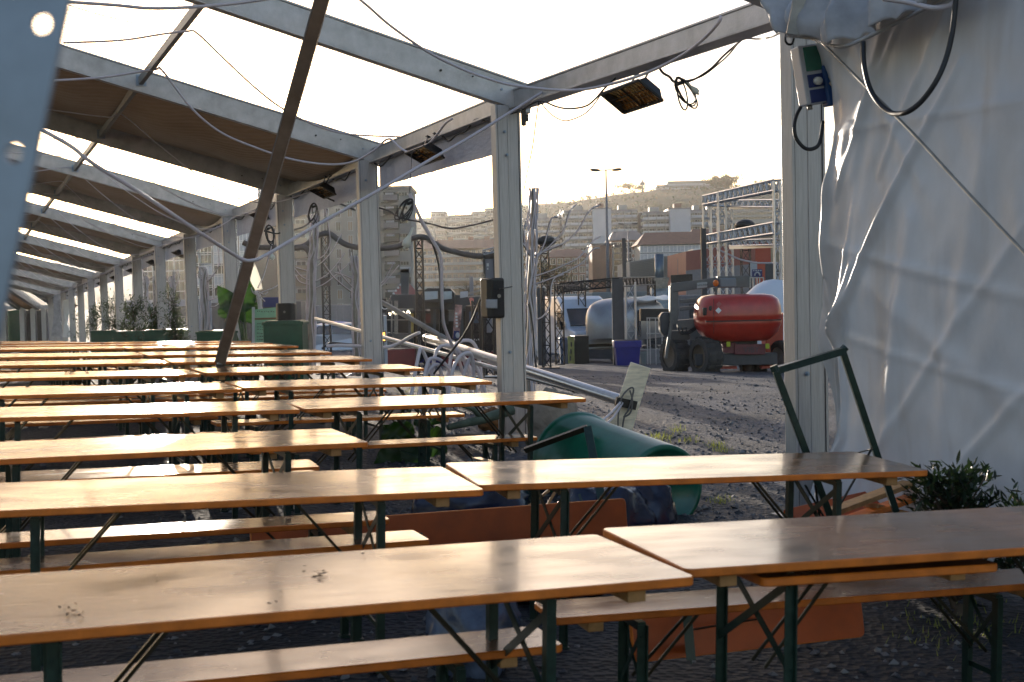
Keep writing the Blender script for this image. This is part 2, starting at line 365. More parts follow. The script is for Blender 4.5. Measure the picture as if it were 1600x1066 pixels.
# ================================================================ TENT
UT=V((-.4,.9165,0)); WT=V((.9165,.4,0))     # along the tent, outward
ZE=[3.63,3.68,3.62,3.53,3.45,3.36,3.275,3.17,3.03,2.90,2.77,2.65,2.52,2.40,2.28,2.18]
NP=len(ZE)
def pp(i): return V((1.96-1.96*i,9.0+4.49*i,0))
def roofz(ze,s): return ze+.27*s
tent=empty('event_tent',(1.96,9.0,gz(1.96,9.0)),label='long aluminium framed marquee with half its roof sheets gone, standing over the rows of tables',cat='tent')
tent_o=V(tent.location)
def tb(mb,name,m,**k):
    mb.v=[tuple(V(v)-tent_o) for v in mb.v]
    return mb.build(name,m,tent,**k)
def rot_tw():
    return Matrix((WT,UT,V((0,0,1)))).transposed()
RTW=rot_tw()
def make_post(i):
    p=pp(i); z0=gz(p.x,p.y)-.03; z1=ZE[i]
    b=MB()
    # lean a little so the feet step outwards as in the storm damaged frame
    lean=V((.0,0,0)) if i<1 else UT*0+V((.018*min(i,5)/2,0,0))
    foot=V((p.x,p.y,z0))+lean; top=V((p.x,p.y,z1))
    po=.13 if i==0 else -.02
    c=foot+WT*po; t=top+WT*po
    b.bar(c,t,.24,.112,UT)
    for sx in(-1,1):
        b.bar(c+WT*sx*.130,t+WT*sx*.130,.020,.130,UT)
    for sy in(-1,1): b.bar(c+UT*sy*.0565,t+UT*sy*.0565,.012,.012,UT)
    o=tb(b,'post',['alu_post'],bevel=.003)
    for sx in(-1,1):
        b=MB(); q=c+WT*sx*.118-UT*.0605; b.bar(q,q+(t-c),.006,.003,UT); b.v=[tuple(V(v)-tent_o) for v in b.v]; gr=b.build('groove_shade',['black']); gr.parent=o  # black strips on the face stand in for shade in the recesses
    # base plate and bolts
    b=MB(); b.box(c+V((0,0,.035)),(.44,.30,.02),RTW)
    o2=tb(b,'base_plate',['alu_dark'])
    for zz,kx in ((z1-.28,.10),(z1-.52,.12),(1.1,.1)):
        b=MB(); q=foot.lerp(top,(zz-z0)/(z1-z0))+WT*(kx+po-.14)-UT*.062
        b.cyl(q,q-UT*.02,.011,8); b.cyl(q-UT*.003,q-UT*.007,.018,10)
        b.v=[tuple(V(v)-tent_o) for v in b.v]
        bo=b.build('bolt',['galv']); bo.parent=o
    return o
for i in range(-1,NP):
    if i<0:
        continue
    make_post(i)
def rafter(i,s1=10.0):
    p=pp(i)+WT*.28; ze=ZE[i]
    a=V((p.x,p.y,ze+.14-.27*.28)); L=s1+.28
    e=V((p.x,p.y,0))-WT*L; e.z=ze+.14+.27*s1
    b=MB(); b.bar(a,e,.10,.25,V((0,0,1)))
    d=(e-a).normalized(); up=UT.cross(d); 
    if up.z<0: up=-up
    for sy in(-1,1): b.bar(a+up*sy*.137,e+up*sy*.137,.125,.022,V((0,0,1)))
    o=tb(b,'rafter',['alu'],bevel=.003)
    for k,(s,h) in enumerate(((.18,.0),(.5,.03),(.85,-.02))):
        q=V((pp(i).x,pp(i).y,0))-WT*(s-.1); q.z=ze+.14+.27*(s-.1)+h; q=q-UT*.05
        b=MB(); b.cyl(q,q-UT*.014,.013 if k!=1 else .009,8)
        b.v=[tuple(V(v)-tent_o) for v in b.v]; bo=b.build('bolt',['galv' if k==0 else 'black']); bo.parent=o
for i in range(0,NP): rafter(i)
def rp(i,s,dz=0,f=0.0):
    """point on the rafter underside line; i may be fractional"""
    k=int(math.floor(i)); f=i-k; k2=min(k+1,NP-1)
    ze=ZE[k]*(1-f)+ZE[k2]*f; p=pp(i)
    q=p-WT*s; return V((q.x,q.y,roofz(ze,s)+dz))
for i in range(NP-1):
    for s in (3.05,6.6):
        b=MB(); b.bar(rp(i,s,.14)+UT*.05,rp(i+1,s,.14)-UT*.05,.06,.10)
        tb(b,'purlin',['alu_dark'],bevel=.003)
        for q in (rp(i,s,.14)+UT*.055,rp(i+1,s,.14)-UT*.055):
            b=MB(); b.box(q,(.13,.012,.15),RTW); tb(b,'purlin_bracket',['galv'])
    # eave beam: hollow box with a lower lip
    a=rp(i,-.12,.10)+UT*.05; e=rp(i+1,-.12,.10)-UT*.05
    b=MB(); b.bar(a,e,.12,.17); b.bar(a+V((0,0,-.095))-WT*.02,e+V((0,0,-.095))-WT*.02,.20,.022); b.bar(a+V((0,0,.095)),e+V((0,0,.095)),.14,.02)
    tb(b,'eave_beam',['alu'],bevel=.004)
# beam continues over the closed bay nearest the camera
def zp(i): return ZE[0] if i<0 else ZE[i]
b=MB(); a=V(((pp(-1)+WT*.17).x,(pp(-1)+WT*.17).y,3.5)); e=rp(0,-.17,.10)-UT*.05; b.bar(a,e,.12,.17); tb(b,'eave_beam',['alu'],bevel=.004)
# post -1 outside the picture holds that beam up
p=pp(-1); b=MB(); b.bar(V((p.x,p.y,gz(p.x,p.y)))+WT*.14,V((p.x,p.y,3.45))+WT*.14,.28,.12,UT); tb(b,'post',['alu_post'])
# ---- roof sheets: opaque brown sheet every second bay, clear film in the others
def brown_mat():
    m=bpy.data.materials.new('brown_roof_membrane'); m.use_nodes=True; nt=m.node_tree;n=nt.nodes;l=nt.links;b=n['Principled BSDF']
    tc=n.new('ShaderNodeTexCoord'); ns=n.new('ShaderNodeTexNoise'); ns.inputs['Scale'].default_value=.7; ns.inputs['Detail'].default_value=5; l.new(tc.outputs['Object'],ns.inputs['Vector'])
    rp_=n.new('ShaderNodeValToRGB'); rp_.color_ramp.elements[0].color=(.17,.135,.10,1); rp_.color_ramp.elements[1].color=(.29,.245,.195,1); rp_.color_ramp.elements[0].position=.35; rp_.color_ramp.elements[1].position=.65
    l.new(ns.outputs['Fac'],rp_.inputs[0]); l.new(rp_.outputs[0],b.inputs['Base Color']); b.inputs['Roughness'].default_value=.6; b.inputs['Specular IOR Level'].default_value=.3
    wv=n.new('ShaderNodeTexWave'); wv.wave_type='BANDS'; wv.inputs['Scale'].default_value=2.2; wv.inputs['Distortion'].default_value=2.5; wv.inputs['Detail'].default_value=2
    mp=n.new('ShaderNodeMapping'); mp.inputs['Rotation'].default_value=(0,0,R(113.6)); l.new(tc.outputs['Object'],mp.inputs[0]); l.new(mp.outputs[0],wv.inputs['Vector'])
    bp=n.new('ShaderNodeBump'); bp.inputs['Strength'].default_value=.25; bp.inputs['Distance'].default_value=.03; l.new(wv.outputs['Fac'],bp.inputs['Height']); l.new(bp.outputs[0],b.inputs['Normal'])
    tr=n.new('ShaderNodeBsdfTranslucent'); tr.inputs[0].default_value=(.30,.17,.08,1); mx=n.new('ShaderNodeMixShader'); mx.inputs[0].default_value=.10
    l.new(b.outputs[0],mx.inputs[1]); l.new(tr.outputs[0],mx.inputs[2]); l.new(mx.outputs[0],n['Material Output'].inputs[0])
    return m
def clear_mat():
    m=bpy.data.materials.new('clear_roof_film'); m.use_nodes=True; nt=m.node_tree;n=nt.nodes;l=nt.links; n.remove(n['Principled BSDF'])
    tp=n.new('ShaderNodeBsdfTransparent'); tp.inputs[0].default_value=(.97,.97,.97,1)
    gl=n.new('ShaderNodeBsdfGlossy'); gl.inputs['Roughness'].default_value=.2; gl.inputs[0].default_value=(.8,.8,.8,1)
    tr=n.new('ShaderNodeBsdfTranslucent'); tr.inputs[0].default_value=(.8,.8,.78,1)
    tc=n.new('ShaderNodeTexCoord'); wv=n.new('ShaderNodeTexWave'); wv.inputs['Scale'].default_value=1.6; wv.inputs['Distortion'].default_value=4; wv.inputs['Detail'].default_value=2
    mp=n.new('ShaderNodeMapping'); mp.inputs['Rotation'].default_value=(0,0,R(66)); l.new(tc.outputs['Object'],mp.inputs[0]); l.new(mp.outputs[0],wv.inputs['Vector'])
    bp=n.new('ShaderNodeBump'); bp.inputs['Strength'].default_value=.5; bp.inputs['Distance'].default_value=.04; l.new(wv.outputs['Fac'],bp.inputs['Height']); l.new(bp.outputs[0],gl.inputs['Normal'])
    rp_=n.new('ShaderNodeValToRGB'); rp_.color_ramp.elements[0].position=.80; rp_.color_ramp.elements[0].color=(.10,.10,.10,1); rp_.color_ramp.elements[1].position=.97; rp_.color_ramp.elements[1].color=(.4,.4,.4,1)
    l.new(wv.outputs['Fac'],rp_.inputs[0])
    m1=n.new('ShaderNodeMixShader'); l.new(rp_.outputs[0],m1.inputs[0]); l.new(tp.outputs[0],m1.inputs[1]); l.new(tr.outputs[0],m1.inputs[2])
    m2=n.new('ShaderNodeMixShader'); m2.inputs[0].default_value=.05; l.new(m1.outputs[0],m2.inputs[1]); l.new(gl.outputs[0],m2.inputs[2]); l.new(m2.outputs[0],n['Material Output'].inputs[0])
    return m
BM=brown_mat(); CM=clear_mat()
MT['brown']=BM
for i in range(1,NP-1):
    brown=(i%2==0)
    b=MB(); rr=random.Random(i*7)
    ph=rr.random()*6
    def fn(u,v,i=i,ph=ph,brown=brown):
        s=-.22+v*10.22; f=.012+u*.976
        q=rp(i+f,s,.30)
        sag=math.sin(PI*u)
        if brown: dz=-.20*sag*(1+.35*math.sin(s*.9+ph))-.03*math.sin(s*5+u*4)*sag
        else: dz=-.12*sag-.03*math.sin(s*6+ph)*sag
        return q+V((0,0,dz-.02*(1-sag)))
    b.grid(fn,14,34)
    tb(b,'roof_sheet' if brown else 'clear_roof_film',[BM if brown else CM],smooth=True)
    # valance hanging under the eave beam
    b=MB()
    def fv(u,v,i=i,ph=ph):
        q=rp(i+.03+.94*u,-.12,.02)
        dep=.40+.02*math.sin(u*3+ph)
        return q+V((0,0,-dep*v))-WT*(.010*math.sin(u*34+ph+3*math.sin(u*9))*v*(1-.3*v)+.006*math.sin(u*90)*v)
    b.grid(fv,70,6); tb(b,'valance',['valance'],smooth=True)
# rolled pale sheet lying along the eave, in front of the valance of the second bay, hem cords
for i in range(1,NP-1):
    b=MB(); pts=[rp(i+.03+.94*k/16,-.05,-.05-.05*math.sin(k*1.3+i)+.03*math.sin(k*2.9)) for k in range(17)]
    b.tube(smoothpts(pts,3),.012,5); o=tb(b,'bungee_cord',['blackcable'],smooth=True)
# ================================================================ far cross wing of the marquee
wing=empty('marquee_wing',P(40,523,88),label='far wing of the marquee standing crosswise at the end of the tables',cat='tent')
wo=V(wing.location)
def wb(mb,name,m,**k):
    mb.v=[tuple(V(v)-wo) for v in mb.v]; return mb.build(name,m,wing,**k)
YW=84.0
gw=gz(P(40,500,YW).x,YW)
for px in (-70,-45,-20,6,35,52,69,88):
    q=P(px,480,YW); b=MB(); b.bar(V((q.x,YW,gw-.1)),V((q.x,YW,q.z)),.36,.3); wb(b,'post',['alu_post'])
a=P(-90,483,YW);e=P(95,479,YW); b=MB(); b.bar(a,e,.3,.25); wb(b,'eave_beam',['alu'])
for k,px in enumerate((-60,-30,0,30,60,92)):
    a=P(px,480,YW); e=P(px-125,395,YW-10)
    b=MB(); b.bar(a,e,.28,.4); wb(b,'rafter',['alu'])
    a2=P(px+30,480,YW); e2=P(px-95,395,YW-10)
    b=MB(); b.grid(lambda u,v:(a.lerp(e,v)).lerp(a2.lerp(e2,v),u)+V((0,0,.1-.3*math.sin(PI*u))),6,6)
    wb(b,'roof_sheet',[BM if k%2 else CM],smooth=True)
# back wall panels of the wing
for k,(x0,x1,m) in enumerate(((-70,6,'valance'),(10,33,'greenbox'),(37,50,'dkgrey'),(54,67,'dkgrey'),(71,98,'valance'))):
    a=P(x0,486,YW+.4);e=P(x1,484,YW+.4)
    b=MB(); b.prism([(a.x,YW+.4,gw),(e.x,YW+.4,gw),(e.x,YW+.4,e.z),(a.x,YW+.4,a.z)],(0,.08,0)); wb(b,'wall_panel',[m])
# loose torn sheets hanging at the far corner
for pts,Y,m,lab in (([(84,462),(96,458),(93,500),(104,526),(80,526),(84,495)],70,'canvas','blue-grey sheet gathered and hanging at the far tent corner'),
                    ([(98,470),(110,466),(104,505),(113,527),(98,527),(101,500)],66,'white','narrow white strip of torn sheet curling down at the far corner')):
    pl=[P(x,y,Y) for x,y in pts]; c=V((sum(p.x for p in pl)/6,Y,gz(pl[0].x,Y)))
    b=MB(); b.prism([p-c for p in pl],(0,.15,0)); o=b.build('hanging_sheet',[m],loc=c); tag(o,lab,'tarpaulin')
# ================================================================ side wall tarpaulin near right
def tarp():
    base=pp(0); D=-UT   # running toward the camera along the tent
    gb=gz(base.x,base.y)
    o0=V((base.x,base.y,gb))
    L=5.2; H=3.95
    def ridge(x,z,x0,z0,x1,z1,w,amp):
        # crease between two points: distance to the segment
        a=V((x0,z0));b=V((x1,z1)); d=b-a; t=max(0,min(1,((V((x,z))-a).dot(d))/d.length_squared)); q=a+d*t
        dist=(V((x,z))-q).length
        return amp*math.exp(-(dist/w)**2)*(.4+.6*math.sin(PI*min(1,t*.9+.1)))
    def fn(u,v):
        z=H*v; 
        # left edge pulls in and out with height
        el=interp(z,[0,.35,.62,.9,1.3,1.75,2.3,2.9,3.4,3.95],[.04,.10,.26,.26,.24,.30,.38,.46,.52,.56])
        x=el+(L-el)*(u**1.25)
        dd=x-el
        off=0
        # big diagonal folds fanning from the top corner
        ang=x*.78+z*.42
        off+=.012*math.sin(ang*4.2+.8*math.sin(z*1.3))*math.exp(-dd*.3)
        off+=.012*math.sin((x*.85-z*.45)*11+1.0*math.sin(z*1.5))*math.exp(-dd*.7)+.035*math.exp(-dd*1.6)*max(0,math.sin((x*1.0-z*.42)*9+.5))**3
        # curl of the free edge
        off+=.07*math.exp(-(dd/.14)**2)*math.sin(z*1.7+.6)+.035*math.exp(-(dd/.3)**2)*math.sin(z*4.3)
        zz=max(0,min(1,(2.3-z)/.8)); sl=max(0,1-dd/.62)
        off-=.34*sl**1.3*zz*(.72+.28*math.sin(z*3.4-dd*7+.5))
        off-=.10*max(0,1-dd/.3)*max(0,math.sin(z*3.1-.6))
        off+=.05*math.exp(-((dd-.30-.12*z)/.035)**2)*zz
        # sharp creases
        for c in ((.45,1.05,1.9,2.85,.028,.045),(.40,.72,.9,1.75,.03,.06),(.5,1.7,.62,2.6,.03,.04),(.9,.4,2.6,2.1,.035,.02),(1.5,.3,2.9,1.5,.03,.02),(.7,2.2,1.5,3.4,.03,.02),(1.2,2.3,1.9,3.4,.03,.02),(.6,1.9,2.6,1.5,.03,.015),(.6,2.75,.5,1.2,.05,.02),(1.5,2.0,1.1,.2,.06,.025),(1.1,1.6,2.6,.8,.07,.015),(2.1,2.3,1.6,.3,.07,.02),(.5,2.62,3.2,2.55,.022,.012),(.45,1.36,3.4,.85,.022,.012),(.5,3.1,1.6,3.3,.02,.01),(.8,3.3,1.6,2.2,.05,.02),(1.3,3.5,.9,2.3,.05,.02)):
            off+=ridge(x,z,*c)
        # belly from wind
        off+=.16*math.sin(PI*min(1,z/H))*math.sin(PI*min(1,dd/4.0))
        off+=.010*noise.noise(V((x*7,z*5,1)))+.012*noise.noise(V((x*1.4,z*.9,4)))
        return V((0,0,0))+D*x-WT*(off+.10)+V((0,0,z))
    b=MB(); b.grid(fn,230,150)
    m=mat('white_pvc_tarpaulin',(.60,.62,.66),.42,trans=((.55,.5,.45),.10),bump=.22,bscale=7,noise_amt=.20,noise_scale=1.6,stretch=(1,1,.55),rnoise=.1)
    # grime streaks running down
    nt=m.node_tree;n=nt.nodes;l=nt.links;bs=n['Principled BSDF']
    tc=n.new('ShaderNodeTexCoord'); mp=n.new('ShaderNodeMapping'); mp.inputs['Scale'].default_value=(3.2,3.2,.28); l.new(tc.outputs['Object'],mp.inputs[0])
    ns=n.new('ShaderNodeTexNoise'); ns.inputs['Scale'].default_value=1.5; ns.inputs['Detail'].default_value=6; l.new(mp.outputs[0],ns.inputs['Vector'])
    rp_=n.new('ShaderNodeValToRGB'); rp_.color_ramp.elements[0].position=.5; rp_.color_ramp.elements[0].color=(1,1,1,1); rp_.color_ramp.elements[1].position=.68; rp_.color_ramp.elements[1].color=(.55,.43,.32,1)
    l.new(ns.outputs['Fac'],rp_.inputs[0])
    mx=n.new('ShaderNodeMixRGB'); mx.blend_type='MULTIPLY'; mx.inputs[0].default_value=.32
    src=bs.inputs['Base Color'].links[0].from_socket; l.new(src,mx.inputs[1]); l.new(rp_.outputs[0],mx.inputs[2]); l.new(mx.outputs[0],bs.inputs['Base Color'])
    o=b.build('side_wall_sheet',m,smooth=True,loc=o0); tag(o,'big creased white plastic wall sheet hanging from the near right bay of the tent','tarpaulin')
    # hem weld line
    return o
tarp_o=tarp()
# grubby roof canvas drooping over the eave beam at the top right
def droop():
    top=[(1238,-40),(1300,-60),(1360,-70),(1420,-80),(1480,-90),(1560,-110)]
    bot=[(1229,54),(1268,58),(1314,71),(1372,48),(1440,14),(1500,-14)]
    Ys=[8.25,8.1,7.6,7.4,7.1,6.8]
    def col(k,v):
        a=P(*top[k],Ys[k]+.35);b_=P(*bot[k],Ys[k]); q=a.lerp(b_,v); q=q-WT*.16*math.sin(PI*v*.9); return q
    def fn(u,v):
        x=u*5; k=min(int(x),4); f=x-k
        q=col(k,v).lerp(col(k+1,v),f)
        return q-WT*(.05*math.sin(x*5.3+v*3)+.03*math.sin(x*12+v*7)+.05*noise.noise(V((x*2,v*3,0))))+V((0,0,.012*math.sin(x*17)))
    b=MB(); b.grid(fn,90,30)
    c=P(1314,71,7.6); b.v=[tuple(V(v)-c) for v in b.v]
    o=b.build('roof_flap',['canvas'],smooth=True,loc=c,solid=.006); tag(o,'grubby grey canvas flap folded over the eave at the top right','canvas flap')
    # lower hem tube
    pts=[P(x,y+2,Y) for (x,y),Y in zip(bot,Ys)]
    b=MB(); b.tube([p-c for p in smoothpts(pts,5)],.012,6); b.build('hem',['canvas'],o,smooth=True)
    # grey strap part folded at its left
    pl=[(1243,-20),(1275,-20),(1256,56),(1229,52)]
    b=MB(); b.prism([P(x,y,8.0)-c for x,y in pl],(0,.02,0)); b.build('strap',['alu_dark'],o)
droop()
# ================================================================ fallen roof beam leaning on the tables
a=P(345,566,13.6); e=P(504,0,9.9); e2=a+(e-a)*1.25
fb=empty('fallen_beam',a,label='brown lit aluminium beam hanging slantwise from the roof down to the tables',cat='beam')
b=MB(); d=(e2-a).normalized(); b.bar(V((0,0,0)),e2-a,.10,.06,V((.1,-1,0))); b.build('beam_body',[mat('brown_reflecting_beam',(.34,.26,.20),.42,.3,noise_amt=.25,noise_scale=6)],fb,bevel=.006)
b=MB(); sv=d.cross(V((0,-1,0))).normalized()
if sv.x>0: sv=-sv
b=MB(); b.bar(sv*.056,e2-a+sv*.056,.010,.07,V((.1,-1,0))); b.build('lit_edge_strip',['alu'],fb)  # paler strip puts the lit left edge of the beam into shape and colour
b=MB(); b.bar(V((0,0,0))-d*.05,d*.02,.09,.08); b.build('end_fitting',['alu_dark'],fb)
# ================================================================ near perforated upright (out of focus)
def perforated():
    Y=.86
    A=P(118,-60,Y); B=P(-2,500,Y); ax=(B-A); L=ax.length; ax.normalize()
    per=V((-1,-.0,0)); per=(per-ax*per.dot(ax)).normalized(); nrm=ax.cross(per).normalized()
    c0=P(65,37,Y); s0=(c0-A).dot(ax); c1=P(8,237,Y); step=(c1-A).dot(ax)-s0; off=(c0-A).dot(per)
    W=.075; hr=.0062; th=.004
    b=MB(); k0=-1
    segs=[]
    s=s0-2*step
    while s<L+2*step:
        # cell centred on hole
        n=24; ring=[];sq=[]
        for k in range(n):
            an=2*PI*k/n; ring.append((s+hr*math.cos(an),off+hr*math.sin(an)))
            cx_,cy_=math.cos(an),math.sin(an); hx=step/2; lo=-off; hi=W-off
            ty=(hi if cy_>0 else lo); t=min(hx/abs(cx_) if abs(cx_)>1e-6 else 1e9, abs(ty)/abs(cy_) if abs(cy_)>1e-6 else 1e9)
            sq.append((s+cx_*t,off+cy_*t))
        for zz in (0,th):
            vs=[A+ax*p+per*q+nrm*zz for p,q in ring+sq]
            b.add(vs,[(k,(k+1)%n,n+(k+1)%n,n+k) for k in range(n)])
        vs=[A+ax*p+per*q for p,q in ring]+[A+ax*p+per*q+nrm*th for p,q in ring]
        b.add(vs,[(k,(k+1)%n,n+(k+1)%n,n+k) for k in range(n)])
        s+=step
    # return flange along the outer edge, gives thickness
    b.bar(A-ax*.1+per*(W),B+ax*.3+per*W,.004,.03,nrm)
    b.bar(A-ax*.1+nrm*th/2,B+ax*.3+nrm*th/2,.003,.006,nrm)
    c=A.lerp(B,.5); b.v=[tuple(V(v)-c) for v in b.v]
    o=b.build('perforated_upright',['galv'],loc=c); tag(o,'blurred grey steel upright with round holes, close at the left edge','upright')
perforated()
# ================================================================ heaters
def make_heater():
    r=empty('patio_heater')
    b=MB(); w,d,h=.36,.14,.09
    # housing: box tapering to the back
    fr=[(-w,-d,0),(w,-d,0),(w,d,0),(-w,d,0)]; bk=[(-w*.86,-d*.6,h),(w*.86,-d*.6,h),(w*.86,d*.6,h),(-w*.86,d*.6,h)]
    b.add(fr+bk,[(4,5,6,7),(0,1,5,4),(1,2,6,5),(2,3,7,6),(3,0,4,7)])
    # front rim
    for a,e in (((-w,-d,0),(w,-d,0)),((w,-d,0),(w,d,0)),((w,d,0),(-w,d,0)),((-w,d,0),(-w,-d,0))): b.bar(a,e,.022,.022)
    b.bar((0,-d,0),(0,d,0),.02,.015)
    b.build('housing',['black'],r,bevel=.004)
    b=MB(); b.grid(lambda u,v:V(((u-.5)*2*w*.92,(v-.5)*2*d*.88,.012+.035*math.sin(PI*v)+.004*math.sin(u*60))),40,8); b.build('reflector',['gold'],r,smooth=True)
    for sx in(-1,1):
        b=MB(); b.cyl((sx*w*.48-.11,0,.012),(sx*w*.48+.11,0,.012),.010,8); b.build('heating_element',[mat('heater_tube_amber',(.45,.20,.05),.2,.3)],r,smooth=True)
    b=MB()
    for k in range(13): x=-w*.9+k*w*.15; b.cyl((x,-d,-.008),(x,d,-.008),.0022,5)
    for y in(-.04,.04): b.cyl((-w,y,-.010),(w,y,-.010),.0022,5)
    b.build('grille',['black'],r)
    for sx in(-1,1):
        b=MB(); b.bar((sx*.13,.02,h),(sx*.13,.03,h+.17),.03,.008,(0,1,0)); b.box((sx*.13,.03,h+.17),(.07,.05,.012)); b.build('mounting_bracket',['black'],r)
    return r
ht=make_heater()
def place_heater(o,loc,tilt,roll=0,label=None):
    # x axis along the tent, face tipped toward the tables
    face=( -WT*math.sin(tilt)+V((0,0,-1))*math.cos(tilt)).normalized()   # outward normal of face = -local z
    z=-face; x=UT.copy(); x=(x+V((0,0,roll))).normalized(); x=(x-z*x.dot(z)).normalized(); y=z.cross(x)
    o.matrix_world=Matrix(((x.x,y.x,z.x,loc.x),(x.y,y.y,z.y,loc.y),(x.z,y.z,z.z,loc.z),(0,0,0,1)))
    tag(o,label,'heater','heaters hung under the eave beam')
spots=[(986,152,11.3,'black patio heater with amber tubes hanging in the open bay nearest the camera'),(663,243,15.4,'patio heater under the eave just left of the central post, white hose in front'),
       (503,300,19.7,'patio heater with thick black cable loops dangling beside it, right of the fallen beam'),(404,338,24.2,'small patio heater partly behind the fallen slanting beam')]
for k,(px,py,Y,lab) in enumerate(spots):
    o=ht if k==0 else copy_tree(ht)
    place_heater(o,P(px,py,Y),.62 if k==0 else .5,-.04,lab)
for i in range(5,13):
    q=rp(i+.5,-.1,-.33); o=copy_tree(ht)
    px=800+2000*q.x/q.y
    place_heater(o,q,.5,0,'tiny far patio heater under the eave, %s past the fallen beam'%['first','second','third','fourth','fifth','sixth','seventh','eighth'][i-5])
# ================================================================ TABLES AND BENCHES
def rounded(L,W,r,n=4):
    pts=[]
    for cx_,cy_,a0 in ((L/2-r,W/2-r,0),(-L/2+r,W/2-r,PI/2),(-L/2+r,-W/2+r,PI),(L/2-r,-W/2+r,1.5*PI)):
        for k in range(n+1):
            a=a0+PI/2*k/n; pts.append((cx_+r*math.cos(a),cy_+r*math.sin(a)))
    return pts
def board(mb,L,W,th,z,r):
    """top face wood (0), rim orange (1), underside (2), edges eased"""
    q=rounded(L,W,r); q2=rounded(L-.008,W-.008,r-.004); n=len(q)
    vs=[(x,y,z) for x,y in q2]+[(x,y,z-.004) for x,y in q]+[(x,y,z-th+.004) for x,y in q]+[(x,y,z-th) for x,y in q2]
    o=len(mb.v); mb.mi(0); mb.add(vs,[tuple(range(n))])
    for lay in range(3):
        for i in range(n):
            j=(i+1)%n; mb.f.append((o+(lay+1)*n+i,o+(lay+1)*n+j,o+lay*n+j,o+lay*n+i)); mb.m.append(1)
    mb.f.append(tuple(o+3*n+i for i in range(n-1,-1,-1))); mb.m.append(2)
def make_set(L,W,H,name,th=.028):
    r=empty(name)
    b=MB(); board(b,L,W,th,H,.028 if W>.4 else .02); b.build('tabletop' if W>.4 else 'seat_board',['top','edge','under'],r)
    yl=W/2-.11 if W>.4 else W/2-.035
    for sx in(-1,1):
        x=sx*(L/2-.42) if W>.4 else sx*(L/2-.34)
        for sy in(-1,1):
            b=MB(); y=sy*yl
            b.bar((x,y,.0),(x,y,H-th-.03),.036,.005,(0,1,0)); b.bar((x-sx*.016,y,0),(x-sx*.016,y,H-th-.03),.005,.036,(0,1,0))
            b.box((x,y,.006),(.05,.05,.012)); b.build('leg',['green_steel'],r)
        b=MB(); zt=H-th-.035
        b.bar((x,-yl,zt),(x,yl,zt),.03,.03); b.bar((x+.004,-yl,H*.22),(x+.004,yl,H*.22),.022,.005,(1,0,0))
        if W>.4:
            b.bar((x+.006,-yl,H*.50),(x+.006,yl,zt-.03),.028,.004,(1,0,0)); b.bar((x-.006,yl,H*.50),(x-.006,-yl,zt-.03),.028,.004,(1,0,0))
        else:
            b.bar((x+.006,-yl,H*.35),(x+.006,yl,zt-.03),.018,.004,(1,0,0)); b.bar((x-.006,yl,H*.35),(x-.006,-yl,zt-.03),.018,.004,(1,0,0))
        b.build('cross_brace',['green_steel'],r)
        b=MB()
        for sy in(-1,1):
            b.bar((x-sx*.02,sy*.045,H*.45 if W>.4 else H*.4),(x-sx*(.36 if W>.4 else .26),sy*.03,H-th-.01),.012,.006,(0,1,0))
        b.bar((x-sx*(.36 if W>.4 else .26),-.05,H-th-.012),(x-sx*(.36 if W>.4 else .26),.05,H-th-.012),.01,.01)
        b.build('folding_stay',['rod'],r)
        b=MB(); xe=sx*(L/2-.17); b.box((xe,0,H-th-.024),(.06,W-.10,.045)); b.build('end_batten',['block'],r,bevel=.004)
    return r
TAB=make_set(2.2,.70,.77,'beer_table'); BEN=make_set(2.2,.25,.47,'beer_bench',.027)
used_t=[False,False]
def place(kind,corner,yaw,label,tilt=None,dz=0,which='FR'):
    """corner = front right (or front left) top corner in plan"""
    proto=TAB if kind=='t' else BEN; k=0 if kind=='t' else 1
    W=.70 if kind=='t' else .25; L=2.2
    d=V((math.cos(yaw),math.sin(yaw),0)); e=V((-math.sin(yaw),math.cos(yaw),0))
    c=V((corner[0],corner[1],0)); c=(c-d*L/2 if which=='FR' else c+d*L/2)+e*W/2
    gl=gz(*(c-d*1.0)[:2]); gr=gz(*(c+d*1.0)[:2]); gf=gz(*(c-e*.4)[:2]); gb_=gz(*(c+e*.4)[:2])
    o=proto if not used_t[k] else copy_tree(proto); used_t[k]=True
    o.location=(c.x,c.y,(gl+gr)/2+dz); o.rotation_euler=(math.atan((gb_-gf)/.8),-math.atan((gr-gl)/2.0)+(tilt or 0),yaw)
    tag(o,label,'table' if kind=='t' else 'bench','folding beer tables in rows' if kind=='t' else 'folding beer benches between the tables')
    return o
ORD=['front','second','third','fourth','fifth','sixth','seventh','eighth','ninth','tenth','eleventh','twelfth','thirteenth','fourteenth','fifteenth','sixteenth','seventeenth','eighteenth']
RT={1:(2.585,4.50,.305),2:(1.945,6.05,.262),4:(.535,9.636,.469),5:(-.197,11.219,.43),6:(-.906,12.876,.44),7:(-1.583,14.308,.41),8:(-2.212,15.577,.45),9:(-2.839,16.922,.48)}
LT={1:(.507,3.744,.369),2:(-.151,5.366,.318),3:(-.807,6.906,.438),4:(-1.456,8.607,.37),5:(-2.177,10.197,.45),6:(-2.893,11.796,.45)}
for k in range(7,10):
    x,y,a=RT[k]; LT[k]=(x-2.22*math.cos(.43),y-2.22*math.sin(.43)-.02,.43)
for k in range(10,19):
    q=V((-2.839,16.922,0))+V((-.60,1.42,0))*(k-9)
    if k<13: RT[k]=(q.x,q.y,.43)
    LT[k]=(q.x-2.03,q.y-.95,.43)
